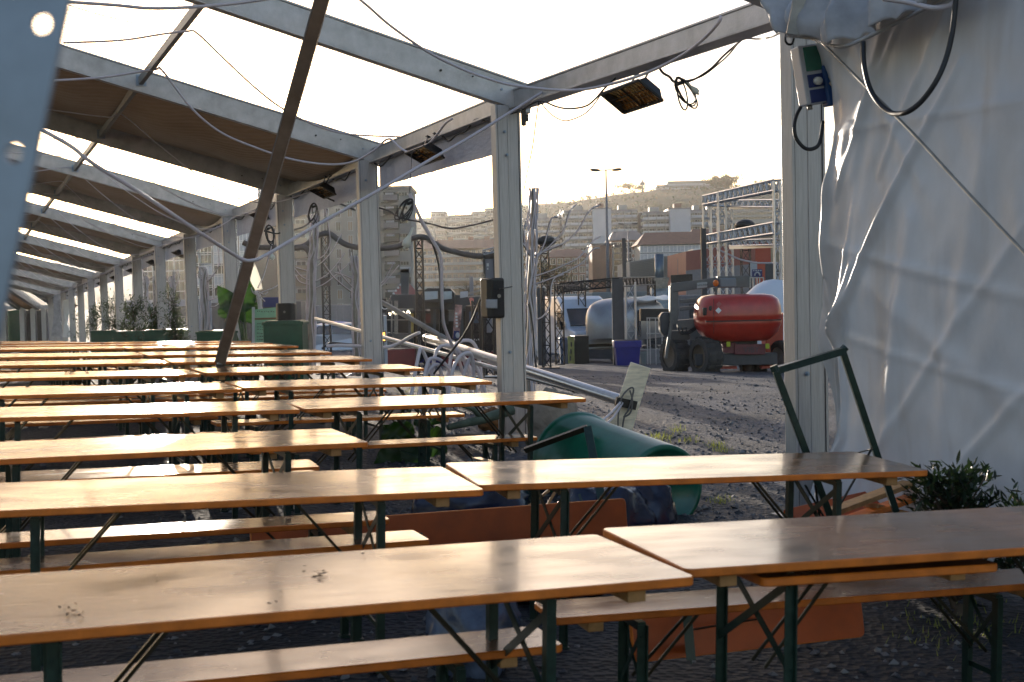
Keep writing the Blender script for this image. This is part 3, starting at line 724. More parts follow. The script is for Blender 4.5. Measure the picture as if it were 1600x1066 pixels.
extra_t={(1,'R'):'front table at the lower right corner, brown and shadowed on its right half',
 (2,'R'):'table in front of the upturned leg frame, its right end beside the white wall sheet',
 (4,'R'):'table whose right end stands in front of the post with the loudspeaker',
 (1,'L'):'nearest table across the lower left, dark knots and crumbs on top',
 (2,'L'):'second nearest table on the left, its right end meeting the table by the green bin',
 (3,'L'):'left table of the third row, standing alone with a bare right end',
 (4,'L'):'left table of the fourth row with brown leaf bits near its middle',
 (6,'L'):'left table of the sixth row with a smear of dark debris along its top',
 (7,'R'):'table on which the foot of the fallen beam rests'}
for k,(x,y,a) in sorted(RT.items()):
    place('t',(x,y),a,extra_t.get((k,'R'),'right hand table of the %s row from the front'%ORD[k-1]))
for k,(x,y,a) in sorted(LT.items()):
    place('t',(x,y),a,extra_t.get((k,'L'),'left hand table of the %s row from the front'%ORD[k-1]))
# benches placed from what the picture shows
def bq(px,py,yaw,label,which='FR'):
    q=G(px,py,.47); return place('b',(q.x,q.y),yaw,label,which=which)
bq(875,1007,.36,'nearest bench, across the bottom of the picture in front of the front left table')
bq(668,843,.40,'bench right behind the nearest left table')
bq(606,811,.38,'narrow bench seen between the first and second left tables, farther of the two')
bq(862,966,.30,'bench behind the lower right table, its rounded left end showing','FL')
bq(497,729,.42,'bench in front of the third left table with its end in the sun')
bq(838,683,.44,'bench with two leg shadows in front of the table by the post with the loudspeaker')
bq(725,647,.44,'short looking bench behind that table, above the banana leaves')
bq(600,615,.44,'bench lying between the fifth and the sixth right tables')
def bench_off(tbl,off,label):
    x,y,a=tbl; e=V((-math.sin(a),math.cos(a),0)); c=V((x,y,0))+e*off
    place('b',(c.x,c.y),a,label)
for k in (3,4,5,6,7,8,9,10,11,12,13,14):
    if k in LT:
        if k!=3: bench_off(LT[k],-.52,'bench in front of the left table of the %s row'%ORD[k-1])
        bench_off(LT[k],.84,'bench behind the left table of the %s row'%ORD[k-1])
for k in (6,7,8,9,10,11):
    if k in RT: bench_off(RT[k],-.5,'bench in front of the right table of the %s row'%ORD[k-1])
    if k in RT and k>6: bench_off(RT[k],.84,'bench behind the right table of the %s row'%ORD[k-1])
# lower table top pushed in right behind the lower right table
def low_table():
    a=.30; q=G(1573,883,.715); L=.88; d=V((math.cos(a),math.sin(a),0)); e=V((-d.y,d.x,0))
    c=q-d*L/2+e*.34+V((0,0,.012)); o=empty('loose_table_leaf',c,(0,.03,a),'short loose table leaf jammed just under the lower right table','table leaf')
    b=MB(); board(b,L,.62,.028,0,.025); b.build('tabletop',['top','edge','under'],o)
    b=MB(); b.box((L/2-.12,0,-.045),(.06,.5,.035)); b.build('end_batten',['block'],o,bevel=.004)
low_table()
# ---- overturned furniture
def side_board(name,c,ax,up,L,W,lab,legs=None,cat='table'):
    """board standing on edge: ax = long direction, up = width direction"""
    ax=V(ax).normalized(); up=(V(up)-ax*V(up).dot(ax)).normalized(); nr=-ax.cross(up)
    ax=-ax
    r=empty(name,c,label=lab,cat=cat)
    Mx=Matrix((ax,up,nr)).transposed()
    b=MB(); board(b,L,W,.028,.014,.025); b.v=[tuple(Mx@V(v)) for v in b.v]; b.build('tabletop' if W>.4 else 'seat_board',['top','edge','under'],r)
    def fr(x,yl,H,fold,nm='leg'):
        # U frame hinged on the underside, opened by angle fold
        dirv=(-nr*math.cos(fold)+ax*math.sin(fold)).normalized()
        base=ax*x-nr*.02
        for s in(-1,1):
            b=MB(); p=base+up*s*yl; b.bar(p,p+dirv*H,.036,.006,ax); b.bar(p,p+dirv*H,.006,.03,ax); b.build(nm,['green_steel'],r)
        b=MB(); b.bar(base+up*-yl+dirv*H,base+up*yl+dirv*H,.036,.03,dirv); b.build('cross_brace',['green_steel'],r)
        b=MB(); b.bar(base+up*-yl+dirv*H*.35,base+up*yl+dirv*H*.35,.03,.006,dirv); b.build('cross_brace',['green_steel'],r)
        b=MB(); b.bar(base+dirv*H*.45,ax*(x-.34)-nr*.02,.012,.006); b.build('folding_stay',['rod'],r)
    for lg in (legs or []): fr(*lg)
    return r
q1=P(478,822,6.75); q2=P(910,790,7.35)
mid=(q1+q2)/2; mid.z=(q1.z+q2.z)/2-.33
side_board('overturned_table',mid,(q2-q1),(0,.15,1),2.2,.70,'table tipped on its long side under the second row, orange underside showing',legs=[(.80,.25,.7,-.75)])
q1=P(960,944,5.15); q2=P(1365,905,5.6); mid=(q1+q2)/2-V((0,0,.12))
side_board('overturned_bench',mid,(q2-q1),(0,.2,1),1.12,.25,'bench tipped on its side under the lower right table, orange underside facing out',legs=[(.3,.09,.42,.5)],cat='bench')
# upturned table on the right: legs in the air
def upturned():
    bl=P(1297,806,7.0); br=P(1400,800,7.25); tl=P(1212,580,6.9); tr=P(1316,548,7.15)
    r=empty('upturned_table',at_ground(1340,7.2),label='table lying upside down behind the second row with one green leg frame sticking up',cat='table'); o=V(r.location)
    for a,c in ((bl,tl),(br,tr)):
        b=MB(); a2=a-o; c2=c-o; b.bar(a2,c2,.036,.036,(0,1,0)); b.build('leg',['green_steel'],r,bevel=.003)
    b=MB(); b.bar(tl-o-V((.01,0,0)),tr-o+V((.01,0,0)),.038,.038); b.cyl(tl-o,tl-o+V((-.012,0,.03)),.022,8); b.cyl(tr-o,tr-o+V((.02,0,.02)),.022,8); b.build('cross_brace',['green_steel'],r)
    b=MB(); b.bar(P(1322,712,6.9)-o,P(1362,702,7.1)-o,.012,.006); b.bar(P(1362,702,7.1)-o,P(1312,790,7.0)-o,.010,.008); b.bar(P(1362,700,7.1)-o,P(1352,722,7.0)-o,.01,.008)
    b.bar(P(1258,758,6.8)-o,P(1300,830,6.9)-o,.012,.006);b.bar(P(1274,758,6.9)-o,P(1284,832,7.0)-o,.012,.006); b.build('folding_stay',['rod'],r)
    # boards at the bottom, crossing
    for (x0,y0,Y0,x1,y1,Y1,w,m) in ((1300,800,7.3,1420,755,7.7,.09,'block'),(1300,822,7.2,1440,772,7.8,.12,'edge'),(1360,790,7.5,1450,812,7.9,.10,'block')):
        b=MB(); b.bar(P(x0,y0,Y0)-o,P(x1,y1,Y1)-o,.10,.03); b.build('batten',[m],r,bevel=.004)
    b=MB(); a=P(1290,845,7.4)-o; c=P(1470,800,8.0)-o; b.bar(a,c,.70,.028,(0,-.5,1)); b.build('tabletop',['under'],r,bevel=.004)
upturned()
# crumbs and brown leaf scraps on the table tops
def litter():
    r=random.Random(3)
    def scraps(name,lst,lab):
        b=MB()
        for (px,py,h,s) in lst:
            q=G(px,py,h)+V((0,0,.003)); a=r.random()*6.28; n=6
            vs=[q+V((math.cos(a+2*PI*k/n)*s*r.uniform(.5,1.3),math.sin(a+2*PI*k/n)*s*r.uniform(.4,1),r.uniform(0,.006))) for k in range(n)]
            b.mi(r.choice((0,0,1))); b.add(vs+[q+V((0,0,.012*s/.012*.4))],[(k,(k+1)%n,n) for k in range(n)])
        c=V(b.v[0]); b.v=[tuple(V(v)-c) for v in b.v]
        o=b.build(name,[mat('dry_leaf_dark',(.06,.03,.02),.8),mat('dry_leaf_tan',(.22,.13,.07),.7)],loc=c); tag(o,lab,'leaf litter')
    scraps('leaf_scraps',[(500+r.gauss(0,5),897+r.gauss(0,2),.772,r.uniform(.006,.014)) for _ in range(7)]+[(475,888,.772,.009),(568,868,.772,.009),(245,903,.772,.007)],'dark crumbs near the middle of the nearest left table')
    scraps('leaf_scraps',[(105+r.gauss(0,12),955+r.gauss(0,6),.772,r.uniform(.003,.008)) for _ in range(12)]+[(440,928,.772,.006),(420,946,.772,.007),(432,944,.772,.006)],'scattered tan crumbs at the left end of the nearest table')
    scraps('leaf_scraps',[(r.uniform(280,308),r.uniform(637,643),.772,r.uniform(.008,.018)) for _ in range(9)],'brown leaf bits on the left table of the fourth row')
    scraps('leaf_scraps',[(r.uniform(92,140),r.uniform(581,583.5),.772,r.uniform(.01,.03)) for _ in range(12)],'smear of dark leaf debris on the left table of the sixth row')
    scraps('leaf_scraps',[(604,599,.772,.012),(590,599,.772,.008),(498,601,.772,.01),(515,601,.772,.01),(647,600,.772,.007)],'tiny dark specks on the right table of the fifth row')
litter()
# ================================================================ CABLES
def cable(pts,r,m,label,name='cable',n=7,k=6,group=None,raw=False):
    w=pts if raw else pxline(pts)
    w=smoothpts(w,k); c=w[0]
    b=MB(); b.tube([p-c for p in w],r,n); o=b.build(name,[m],smooth=True,loc=c)
    tag(o,label,'cable',group); return o
cable([(105,3,10.5),(180,8,10.8),(240,13,11),(330,9,11.4),(425,-3,11.6),(560,-30,11.8)],.015,'whitecable','white hose crossing the very top left under the first roof beam')
cable([(100,67,12.5),(190,63,13),(250,54,13.2),(292,49,13.4),(308,52,13.4),(350,92,13.8),(402,140,14.2),(445,172,14.6),(496,197,15),(546,210,15.4),(625,214,16)],.011,'whitecable','white hose draped over the first roof purlin and sagging to the right eave')
cable([(85,126,15),(160,121,15.4),(240,109,15.8),(254,111,15.8),(300,170,16),(345,207,16.3),(400,231,16.6),(456,249,16.8),(512,257,16.8),(552,253,16.6),(583,236,16.4),(607,217,16.3),(625,231,15.9),(642,238,15.6),(670,225,15.2),(695,194,14.8),(706,186,14.6)],.0145,'whitecable','white hose sagging in front of the second beam, hooked up beside the hanging heater')
cable([(548,-12,11),(575,10,11.2),(612,42,11.5),(670,82,11.9),(720,107,12.2),(760,122,12.3),(800,133,12.3),(858,140,12),(900,141,11.6),(940,135,11.3),(1000,118,10.7),(1060,90,10.2),(1100,60,9.8),(1123,35,9.6),(1126,26,9.6)],.013,'whitecable','white hose curving from the top along the open bay beam past the black heater')
cable([(60,200,8.4),(110,228,8.5),(146,256,8.6),(214,298,8.9),(310,362,9.4),(340,382,9.7),(366,398,10),(380,406,10.1),(394,407,10.2),(415,399,10.3),(500,349,10.8),(596,295,11.3),(675,248,11.8),(740,211,12.3),(857,138,12.9)],.0145,'whitecable','long white hose in a wide V crossing the fallen beam and rising to the eave')
cable([(1380,-2,7),(1420,4,7),(1455,12,6.9),(1478,10,6.9),(1492,2,6.9),(1500,-10,6.9)],.014,'whitecable','short white hose loop at the very top right over the canvas flap')
cable([(108,8,12),(145,20,12),(200,34,12.2),(215,38,12.4)],.005,'whitecable','thin pale wire at the top left corner')
# hoses draped over the purlins deeper in the tent
for k in range(5,26):
    i=k*.5
    if i>NP-2: break
    nm='thin %s hose'%('white' if k%2 else 'pale')
    pts=[rp(i,6.4,-.02),rp(i,5,-.35),rp(i,4,-.15),rp(i,3.2,.06),rp(i,3.0,.06),rp(i,2.4,-.30),rp(i,1.6,-.62),rp(i,.9,-.62),rp(i,.3,-.25),rp(i,-.1,-.02)]
    j=random.Random(k); pts=[p+V((0,0,j.uniform(-.06,.06)))+UT*j.uniform(-.1,.1) for p in pts]
    cable(pts,.009,'whitecable','pale hose draped over the far roof purlin and sagging to the eave of the tent','hose',6,5,'hoses draped across the far roof bays',raw=True)
# black cables of the open bay
BC='blackcable'
cable([(798,178,13),(815,172,12.9),(842,158,12.6),(870,167,12.3),(890,170,12),(915,166,11.8),(930,155,11.7),(945,138,11.5),(962,122,11.4)],.009,BC,'thicker upper black cable sagging left of the big heater')
cable([(844,159,12.6),(858,176,12.4),(875,187,12.2),(890,188,12),(915,177,11.8),(932,158,11.7),(948,132,11.5)],.006,BC,'thin lower black cable sagging left of the big heater')
cable([(842,160,12.6),(838,185,12.8),(832,230,13),(824,268,13.3),(818,300,13.5)],.006,BC,'thin black cable hanging straight down beside the central post')
cable([(1064,130,10.9),(1085,124,10.7),(1110,108,10.5),(1130,88,10.3),(1148,72,10.2),(1166,56,10),(1172,50,10)],.009,BC,'black cable rising right from the coil beside the big heater')
cable([(1062,128,10.9),(1095,120,10.7),(1125,98,10.4),(1140,84,10.2),(1160,62,10),(1185,61,9.8),(1205,58,9.5),(1222,50,9.3)],.007,BC,'second thinner black cable running from the coil to the right post')
cable([(1029,104,10.9),(1036,114,10.9),(1046,120,10.9),(1052,127,10.9),(1062,130,10.9)],.012,BC,'twisted black cable between the heater bracket and the coil')
def coil(px,py,Y,s,lab,plug=True,tilt=-.35,n=4):
    c=P(px,py,Y); b=MB(); r=random.Random(int(px))
    for k in range(n):
        pts=[]; a0=tilt+r.uniform(-.25,.25); w=s*r.uniform(.12,.24); h=s*r.uniform(.8,1.1)
        for j in range(16):
            t=2*PI*j/16; x=w*math.sin(t); z=h*.5*math.cos(t)-h*.35
            pts.append((x*math.cos(a0)+z*math.sin(a0),.012*k+.01*math.sin(t*2),-x*math.sin(a0)+z*math.cos(a0)))
        b.tube(pts,.0075*max(1,s*2.2),6,closed=True)
    b.cyl((-.03*s*3,0,-.02),(.03*s*3,.03,0),.02*s*3,8)
    o=b.build('cable_coil',[BC],smooth=True,loc=c); tag(o,lab,'cable coil')
coil(1062,128,10.8,.30,'bunched black cable coil hanging right of the big heater')
coil(640,316,14.8,.30,'open black cable loops hanging in front of the dark balcony tower',tilt=.5,n=5)
coil(420,356,17,.26,'small black cable bundle between the fallen beam and the next post',tilt=.1)
coil(490,322,19.4,.30,'thick black cable bunch under the third heater',tilt=.05,n=6)
def white_tip(px,py,Y,px2,py2,s,lab):
    a=P(px,py,Y);e=P(px2,py2,Y); c=a; b=MB(); b.tube([V((0,0,0)),(e-a)*.4,(e-a)*.75,e-a],[s*.2,s*.35,s,s*.9],8); 
    b.tube([(e-a)*.9,(e-a)*1.12],[s*.5,s*.3],6)
    o=b.build('cable_plug',[mat('pale_plug_plastic',(.55,.58,.52),.4)],smooth=True,loc=c); tag(o,lab,'plug')
white_tip(1073,128,10.8,1090,146,.030,'pale plug at the loose cable end right of the coil')
white_tip(645,355,14.8,633,386,.05,'white plug hanging from the cable loops by the balcony tower')
white_tip(424,392,17,426,405,.04,'small white plug hanging beside the fallen beam')
cable([(640,300,14.9),(643,250,15),(642,235,15.1)],.004,BC,'thin line from which the open cable loops hang')
cable([(560,318,20),(600,327,20),(628,341,20),(669,349,20),(703,357,20),(738,352,20),(776,342,20)],.014,BC,'black cable sagging between the two central posts across the pale far flats')
cable([(510,309,20),(535,320,20),(556,329,20)],.014,BC,'short black cable from the third heater to the post')
cable([(459,359,19),(475,354,19),(489,342,19),(493,330,19.3)],.012,BC,'black cable swinging left below the third heater')
cable([(410,360,19),(430,365,19),(438,364,19)],.012,BC,'short black cable across the gap right of the fallen beam')
# grey-white hose coming down in the gap left of the central post, black cable beside it
cable([(640,303,15.5),(648,322,15.5),(661,350,15.6),(676,376,15.7),(688,400,15.8),(690,440,15.9),(691,480,16),(693,505,16.2),(702,530,16.5),(716,560,17),(728,600,17.5)],.022,'whitecable','grey-white hose falling through the gap left of the central post down to the hose arches')
cable([(659,349,15.6),(672,372,15.7),(682,400,15.8),(687,430,15.9),(688,480,16),(688,520,16.2)],.014,BC,'black cable hanging beside the grey-white hose in the left gap')
cable([(752,465,15),(738,500,15.4),(722,528,15.8),(700,556,16.2),(678,584,16.4)],.014,BC,'black cable slanting down left from the loudspeaker on the post')
cable([(800,448,13.4),(783,452,13.5),(830,446,20),(905,446,30)],.006,BC,'thin black wire leading right from the loudspeaker post')
cable([(822,310,15),(833,275,15),(838,230,15)],.004,BC,'thin black thread over the white tree right of the post')
cable([(826,475,17),(832,510,17),(836,560,17),(842,600,17)],.012,BC,'black cable trailing down the white tree by the post')
# big sagging padded pipe strung on the black masts
MT['pad']=mat('brown_grey_padding',(.13,.105,.09),.7,bump=.4,bscale=8,noise_amt=.3)
cable([(380,379,28),(400,386,28),(440,387,28),(462,388,28),(478,383,28),(492,371,28),(508,365,28),(518,367,28),(530,376,28),(545,384,28),(565,387,28),(600,388,28),(622,385,28),(642,374,28),(656,370,28),(668,373,28),(690,387,28),(715,395,28),(745,400,28),(772,400,28)],.06,'pad','thick sagging padded pipe strung in waves between the black masts','padded_pipe',8)
cable([(462,387,27.8),(470,386,27.8),(478,388,27.8),(484,396,27.8),(486,402,27.8)],.06,'pad','broken end of padded pipe drooping right of the third post','padded_pipe',8)
# ================================================================ WHITE HOSE TREES (bare trees wound with white hoses)
def hose_tree(px,Ytop,Y,trunk,branches,label,rt=.05,seed=1,wind=6):
    base=at_ground(px,Y,-.03); r=random.Random(seed)
    o=empty('hose_wrapped_tree',base,label=label,cat='tree')
    def L(q): return P(*q)-base
    tr=smoothpts([L(q) for q in trunk],5); n=len(tr)
    b=MB(); b.tube(tr,[rt*(1-.5*i/n) for i in range(n)],8); b.build('trunk',['alu_dark'],o,smooth=True)
    for k in range(wind+4):
        a0=r.random()*6.28; tw=r.uniform(-2,2); b=MB(); q=[]
        for i,p in enumerate(tr):
            a=a0+tw*i/n+.3*math.sin(i*.7+k); rad=rt*(1.35-.5*i/n)+r.uniform(0,.02)
            q.append(p+V((math.cos(a)*rad,math.sin(a)*rad,0)))
        # flare at the foot
        q[0]=q[0]+V((math.cos(a0)*.12,math.sin(a0)*.12,0))
        b.tube(q,.011,6); b.build('hose',['whitecable'],o,smooth=True)
    for bi,br in enumerate(branches):
        w=[L(q) for q in br]; w2=smoothpts(w,4); m=len(w2)
        b=MB(); b.tube(w2,[.013*(1-.4*i/m) for i in range(m)],6); b.build('branch',['bark'],o,smooth=True)
        b=MB(); b.tube([p+V((.010,-.014,.008)) for p in w2],[.010]*m,6); b.build('hose',['whitecable'],o,smooth=True)
    return o
Y=17.5
hose_tree(826,300,Y,[(826,640,Y),(827,560,Y),(829,500,Y),(828,450,Y),(831,400,Y),(832,350,Y),(834,294,Y)],
 [[(829,420,Y),(840,400,Y),(850,380,Y),(858,350,Y),(862,342,Y),(871,339,Y)],[(829,412,Y),(846,395,Y),(860,383,Y),(880,360,Y),(889,332,Y),(900,320,Y)],
  [(829,402,Y),(865,387,Y),(885,378,Y),(904,358,Y),(920,330,Y),(936,322,Y)],[(830,434,Y),(860,424,Y),(885,413,Y),(905,402,Y),(925,378,Y),(937,371,Y)],
  [(829,446,Y),(850,440,Y),(885,425,Y),(908,412,Y),(925,391,Y),(936,389,Y)],[(828,400,Y),(820,385,Y),(818,362,Y),(822,345,Y)],
  [(829,500,Y),(845,497,Y),(858,478,Y),(860,450,Y),(866,435,Y),(880,430,Y)],[(828,395,Y),(815,380,Y),(809,370,Y)]],
 'bare tree wound with white hoses right behind the central post, branches reaching right',.055,3,7)
Y=23
hose_tree(488,300,Y,[(484,585,Y),(486,540,Y),(486,480,Y),(487,420,Y),(490,390,Y),(491,350,Y),(492,335,Y)],
 [[(490,420,Y),(505,408,Y),(518,393,Y),(528,375,Y),(533,366,Y)],[(491,441,Y),(510,430,Y),(525,414,Y),(538,396,Y)],[(490,452,Y),(508,443,Y),(528,427,Y),(545,412,Y),(552,404,Y)],
  [(486,440,Y),(470,432,Y),(460,420,Y)],[(486,446,Y),(468,441,Y),(461,430,Y)],[(486,425,Y),(470,421,Y),(461,418,Y)],[(488,410,Y),(505,400,Y),(515,380,Y),(512,350,Y),(508,328,Y)]],
 'bare tree wound with white hoses in front of the cream flats',.06,5,9)
Y=22
hose_tree(558,300,Y,[(560,588,Y),(558,540,Y),(556,500,Y),(555,460,Y),(556,430,Y),(553,400,Y)],
 [[(554,460,Y),(540,450,Y),(528,440,Y),(518,430,Y),(505,412,Y)],[(553,438,Y),(538,431,Y),(522,426,Y)],[(553,452,Y),(542,440,Y),(532,428,Y),(528,416,Y)],[(553,430,Y),(549,410,Y),(548,395,Y)],[(590,447,Y),(600,438,Y),(608,424,Y),(615,410,Y)],[(590,452,Y),(602,440,Y),(612,428,Y),(623,415,Y)]],
 'bare tree wound with white hoses just left of the second post',.05,7,8)
Y=27
hose_tree(320,400,Y,[(322,560,Y),(321,520,Y),(320,470,Y),(319,430,Y),(316,418,Y)],
 [[(324,440,Y),(336,425,Y),(342,410,Y),(340,380,Y)],[(328,455,Y),(345,445,Y),(352,438,Y)],[(326,470,Y),(345,462,Y),(352,455,Y)],[(318,440,Y),(310,432,Y),(311,426,Y)],[(329,480,Y),(338,478,Y),(350,465,Y)],[(322,440,Y),(331,431,Y),(335,424,Y)]],
 'dense bundle of white hoses around a trunk between the fifth and fourth posts',.07,9,12)
Y=24
hose_tree(405,470,Y,[(396,560,Y),(402,520,Y),(408,490,Y),(405,465,Y),(400,455,Y)],
 [[(402,460,Y),(415,455,Y),(428,450,Y),(438,443,Y)],[(402,462,Y),(395,458,Y),(392,450,Y)],[(403,462,Y),(412,470,Y),(413,472,Y)],[(403,450,Y),(412,430,Y),(420,400,Y),(433,350,Y)],[(402,456,Y),(412,461,Y),(418,457,Y)]],
 'slim tree with tangled white hoses above the mint green board',.03,12,4)
for k,(px,Y,s) in enumerate(((270,34,1),(228,43,2),(243,38,3),(183,50,4))):
    rr=random.Random(s*3)
    br=[[(px,470-rr.uniform(0,25),Y),(px+rr.uniform(-8,8),450-rr.uniform(0,15),Y),(px+rr.uniform(-18,18),438-rr.uniform(0,20),Y)] for _ in range(7)]
    hose_tree(px,430,Y,[(px,520,Y),(px,480,Y),(px,450,Y),(px-1,432,Y)],br,['hose wound tree right of the sixth post','hose wound tree behind the bushy olive','hose wound tree just left of the sixth post','farthest hose wound tree among the olives'][k],.05,s,5)
# hose arches on the gravel
def arches():
    o0=at_ground(690,16.5); r=random.Random(8)
    o=empty('hose_arches',o0,label='arches of white hose standing on the gravel left of the central post',cat='hose sculpture')
    spec=[(640,666,545),(650,700,560),(668,720,540),(700,742,532),(705,735,552),(655,690,570),(715,745,560),(690,728,548)]
    for k,(x0,x1,yt) in enumerate(spec):
        Y=16+.25*(k%4); a=at_ground(x0-6,Y);e=at_ground(x1+12,Y+.6); t=P((x0+x1)/2,yt,Y+.3)
        H=t.z-(a.z+e.z)/2; pts=[]
        for j in range(21):
            u=j/20; q=a.lerp(e,u); q.z+=H*(1-abs(2*u-1)**2.6); q.x+=.04*math.sin(u*7+k); pts.append(q-o0)
        b=MB(); b.tube(pts,.024,7); b.build('hose',['whitecable'],o,smooth=True)
arches()
cable([(510,541,18),(530,540,18),(560,541,18),(600,543,18),(620,538,18),(640,527,17.8),(655,520,17.5)],.024,'whitecable','white hose lying low between the posts toward the fallen tubes')
cable([(503,545,18.1),(514,537,18.1),(522,536,18.1),(560,539,18.1),(595,537,18.1)],.016,BC,'black cable alongside the low white hose')
# ================================================================ FALLEN TUBES AND PLANK
def tube_thing(a,e,r,m,name,lab,cat,rings=True):
    o=empty(name,e,label=lab,cat=cat); b=MB(); b.cyl(a-e,V((0,0,0)),r,20); b.build('tube_body',[m],o,smooth=False,bevel=.003)
    for p in o.children:
        for f in p.data.polygons: f.use_smooth=len(f.vertices)==4
    if rings:
        for t in rings: 
            q=(a-e)*t; d=(a-e).normalized()*.02; b=MB(); b.cyl(q-d,q+d,r*1.12,20); b.build('clamp',['black'],o)
    return o
tube_thing(P(666,528,18.2),P(986,631,13.2),.062,'steel','fallen_tube','thick steel tube lying slantwise from the white planter to the upright plank','tube',[.03,.50,.985])
tube_thing(P(493,498,22),P(905,612,14.6),.03,'steel','fallen_rail','thin bright rail slanting down right below the thick steel tube','rail',[.01])
tube_thing(P(585,466,19),P(726,546,17.4),.035,'alu_dark','fallen_bar','thin bar with dark upper side slanting from the second post toward the hose arches','bar',[.99])
def plank():
    Y=13.0
    tl=P(985,566,Y);tr=P(1016,576,Y+.05); bl=P(941,700,Y-.1); br=P(976,712,Y-.05)
    o0=at_ground(955,Y); o=empty('wooden_plank',o0,label='sunlit pale plank standing upright at the end of the fallen steel tube',cat='plank')
    b=MB(); b.prism([tl-o0,tr-o0,br-o0,bl-o0],V((.01,.045,0))); b.build('board',['plank'],o,bevel=.003)
    # clamp and rope
    b=MB(); b.bar(P(962,627,Y-.12)-o0,P(994,634,Y-.06)-o0,.09,.03,(0,1,0)); b.build('clamp',['black'],o)
    ropes=[[(968,640,Y-.15),(972,620,Y-.12),(984,607,Y-.1),(990,610,Y-.1),(982,640,Y-.12),(976,650,Y-.12),(972,672,Y-.12)],
           [(984,610,Y-.1),(988,625,Y-.12),(985,645,Y-.12),(974,652,Y-.12)],[(971,628,Y-.14),(966,650,Y-.14),(966,690,Y-.14)]]
    for q in ropes:
        b=MB(); b.tube([p-o0 for p in smoothpts(pxline(q),4)],.009,6); b.build('rope',[MT.setdefault('rope',mat('grey_brown_rope',(.13,.12,.11),.9,bump=.4,bscale=60))],o,smooth=True)
plank()
cable([(971,627,12.9),(955,645,12.6),(938,660,12.3),(925,672,12)],.012,'whitecable','grey rope pulled down left from the plank over the green bin','rope')
cable([(973,629,12.9),(960,650,12.7),(950,660,12.5),(938,672,12.2)],.012,'whitecable','second grey rope beside the first, from the plank down to the bin','rope')
cable([(940,684,10.9),(955,676,11),(975,674,11.2),(990,678,11.3),(998,684,11.4),(985,690,11.3)],.011,'whitecable','grey rope coil behind the top of the green bin','rope')
# ================================================================ GREEN BIN
def bin_():
    e=P(1040,763,9.0); a=P(905,724,10.25)
    # keep it resting on the gravel
    r1=.33
    ax=(e-a).normalized(); 
    o=empty('green_bin',V((a.x,a.y,gz(a.x,a.y))),label='big dark green round bin lying on its side behind the second row',cat='bin'); o0=V(o.location)
    x=ax.cross(V((0,0,1))).normalized(); y=x.cross(ax); M3=Matrix((x,y,ax)).transposed()
    L=(e-a).length
    prof=[(.30,-.05),(.40,-.05),(.415,-.02),(.40,.0),(.385,.02),(.31,L-.03),(.30,L),(.27,L),(.265,L-.02),(.0,L-.02)]
    b=MB(); b.lathe(prof,a-o0,48,M3); b.build('barrel',['bin'],o,smooth=True)
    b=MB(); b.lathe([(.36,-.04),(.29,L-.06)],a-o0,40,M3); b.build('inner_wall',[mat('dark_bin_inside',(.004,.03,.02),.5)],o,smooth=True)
    b=MB(); c=a-o0+ax*(L-.015)
    for k,rr_ in enumerate((.06,.10,.14,.18,.22)):
        for s0,s1 in ((.15,1.0),(2.2,3.1),(4.2,5.2)):
            pts=[c+x*rr_*math.cos(t)+y*rr_*math.sin(t) for t in [s0+(s1-s0)*j/8 for j in range(9)]]; b.tube(pts,.0035,5)
    b.build('moulded_rib',['bin'],o,smooth=True)
bin_()
# bin bags and sheets
def lump(px,py,Y,rad,lab,seed,m='navy',name='bin_bag',cat='bag'):
    base=at_ground(px,Y); rr=random.Random(seed)
    def fn(d):
        k=1+.22*noise.noise(d*1.7+V((seed,0,0)))+.16*abs(noise.noise(d*4.1+V((0,seed,0))))-.10*abs(noise.noise(d*8+V((seed,seed,0))))
        return k
    b=MB(); b.ell((0,0,rad[2]*.72),rad,40,26,fn=fn)
    o=b.build(name,[m],smooth=True,loc=base); tag(o,lab,cat); return o
lump(935,800,8.0,(.30,.25,.235),'dark navy plastic sack slumped in front of the green bin',2)
lump(1000,800,8.2,(.20,.22,.25),'upright dark blue sack with soft folds against the bin',5)
lump(850,838,6.6,(.34,.22,.17),'crumpled navy plastic with pale sheen below the second row',8)
lump(730,778,8.4,(.36,.3,.24),'shiny crumpled dark plastic behind the table seam of the second row',11)
lump(728,950,5.4,(.20,.18,.24),'bluish crumpled plastic bag under the nearest left table',14,m=mat('pale_blue_plastic_bag',(.09,.12,.19),.25,bump=.5,bscale=7,noise_amt=.7))
lump(860,672,12.9,(.27,.24,.33),'beige sandbag at the foot of the central post',17,m=mat('beige_sandbag_cloth',(.28,.23,.18),.9,bump=.5,bscale=25,noise_amt=.3),name='sandbag',cat='sandbag')
lump(766,612,14.2,(.16,.12,.14),'small heap of brown dead leaves left of the central post',19,m=mat('dead_leaf_brown',(.22,.10,.03),.8,bump=.8,bscale=30,noise_amt=.6),name='leaf_heap',cat='leaf heap')
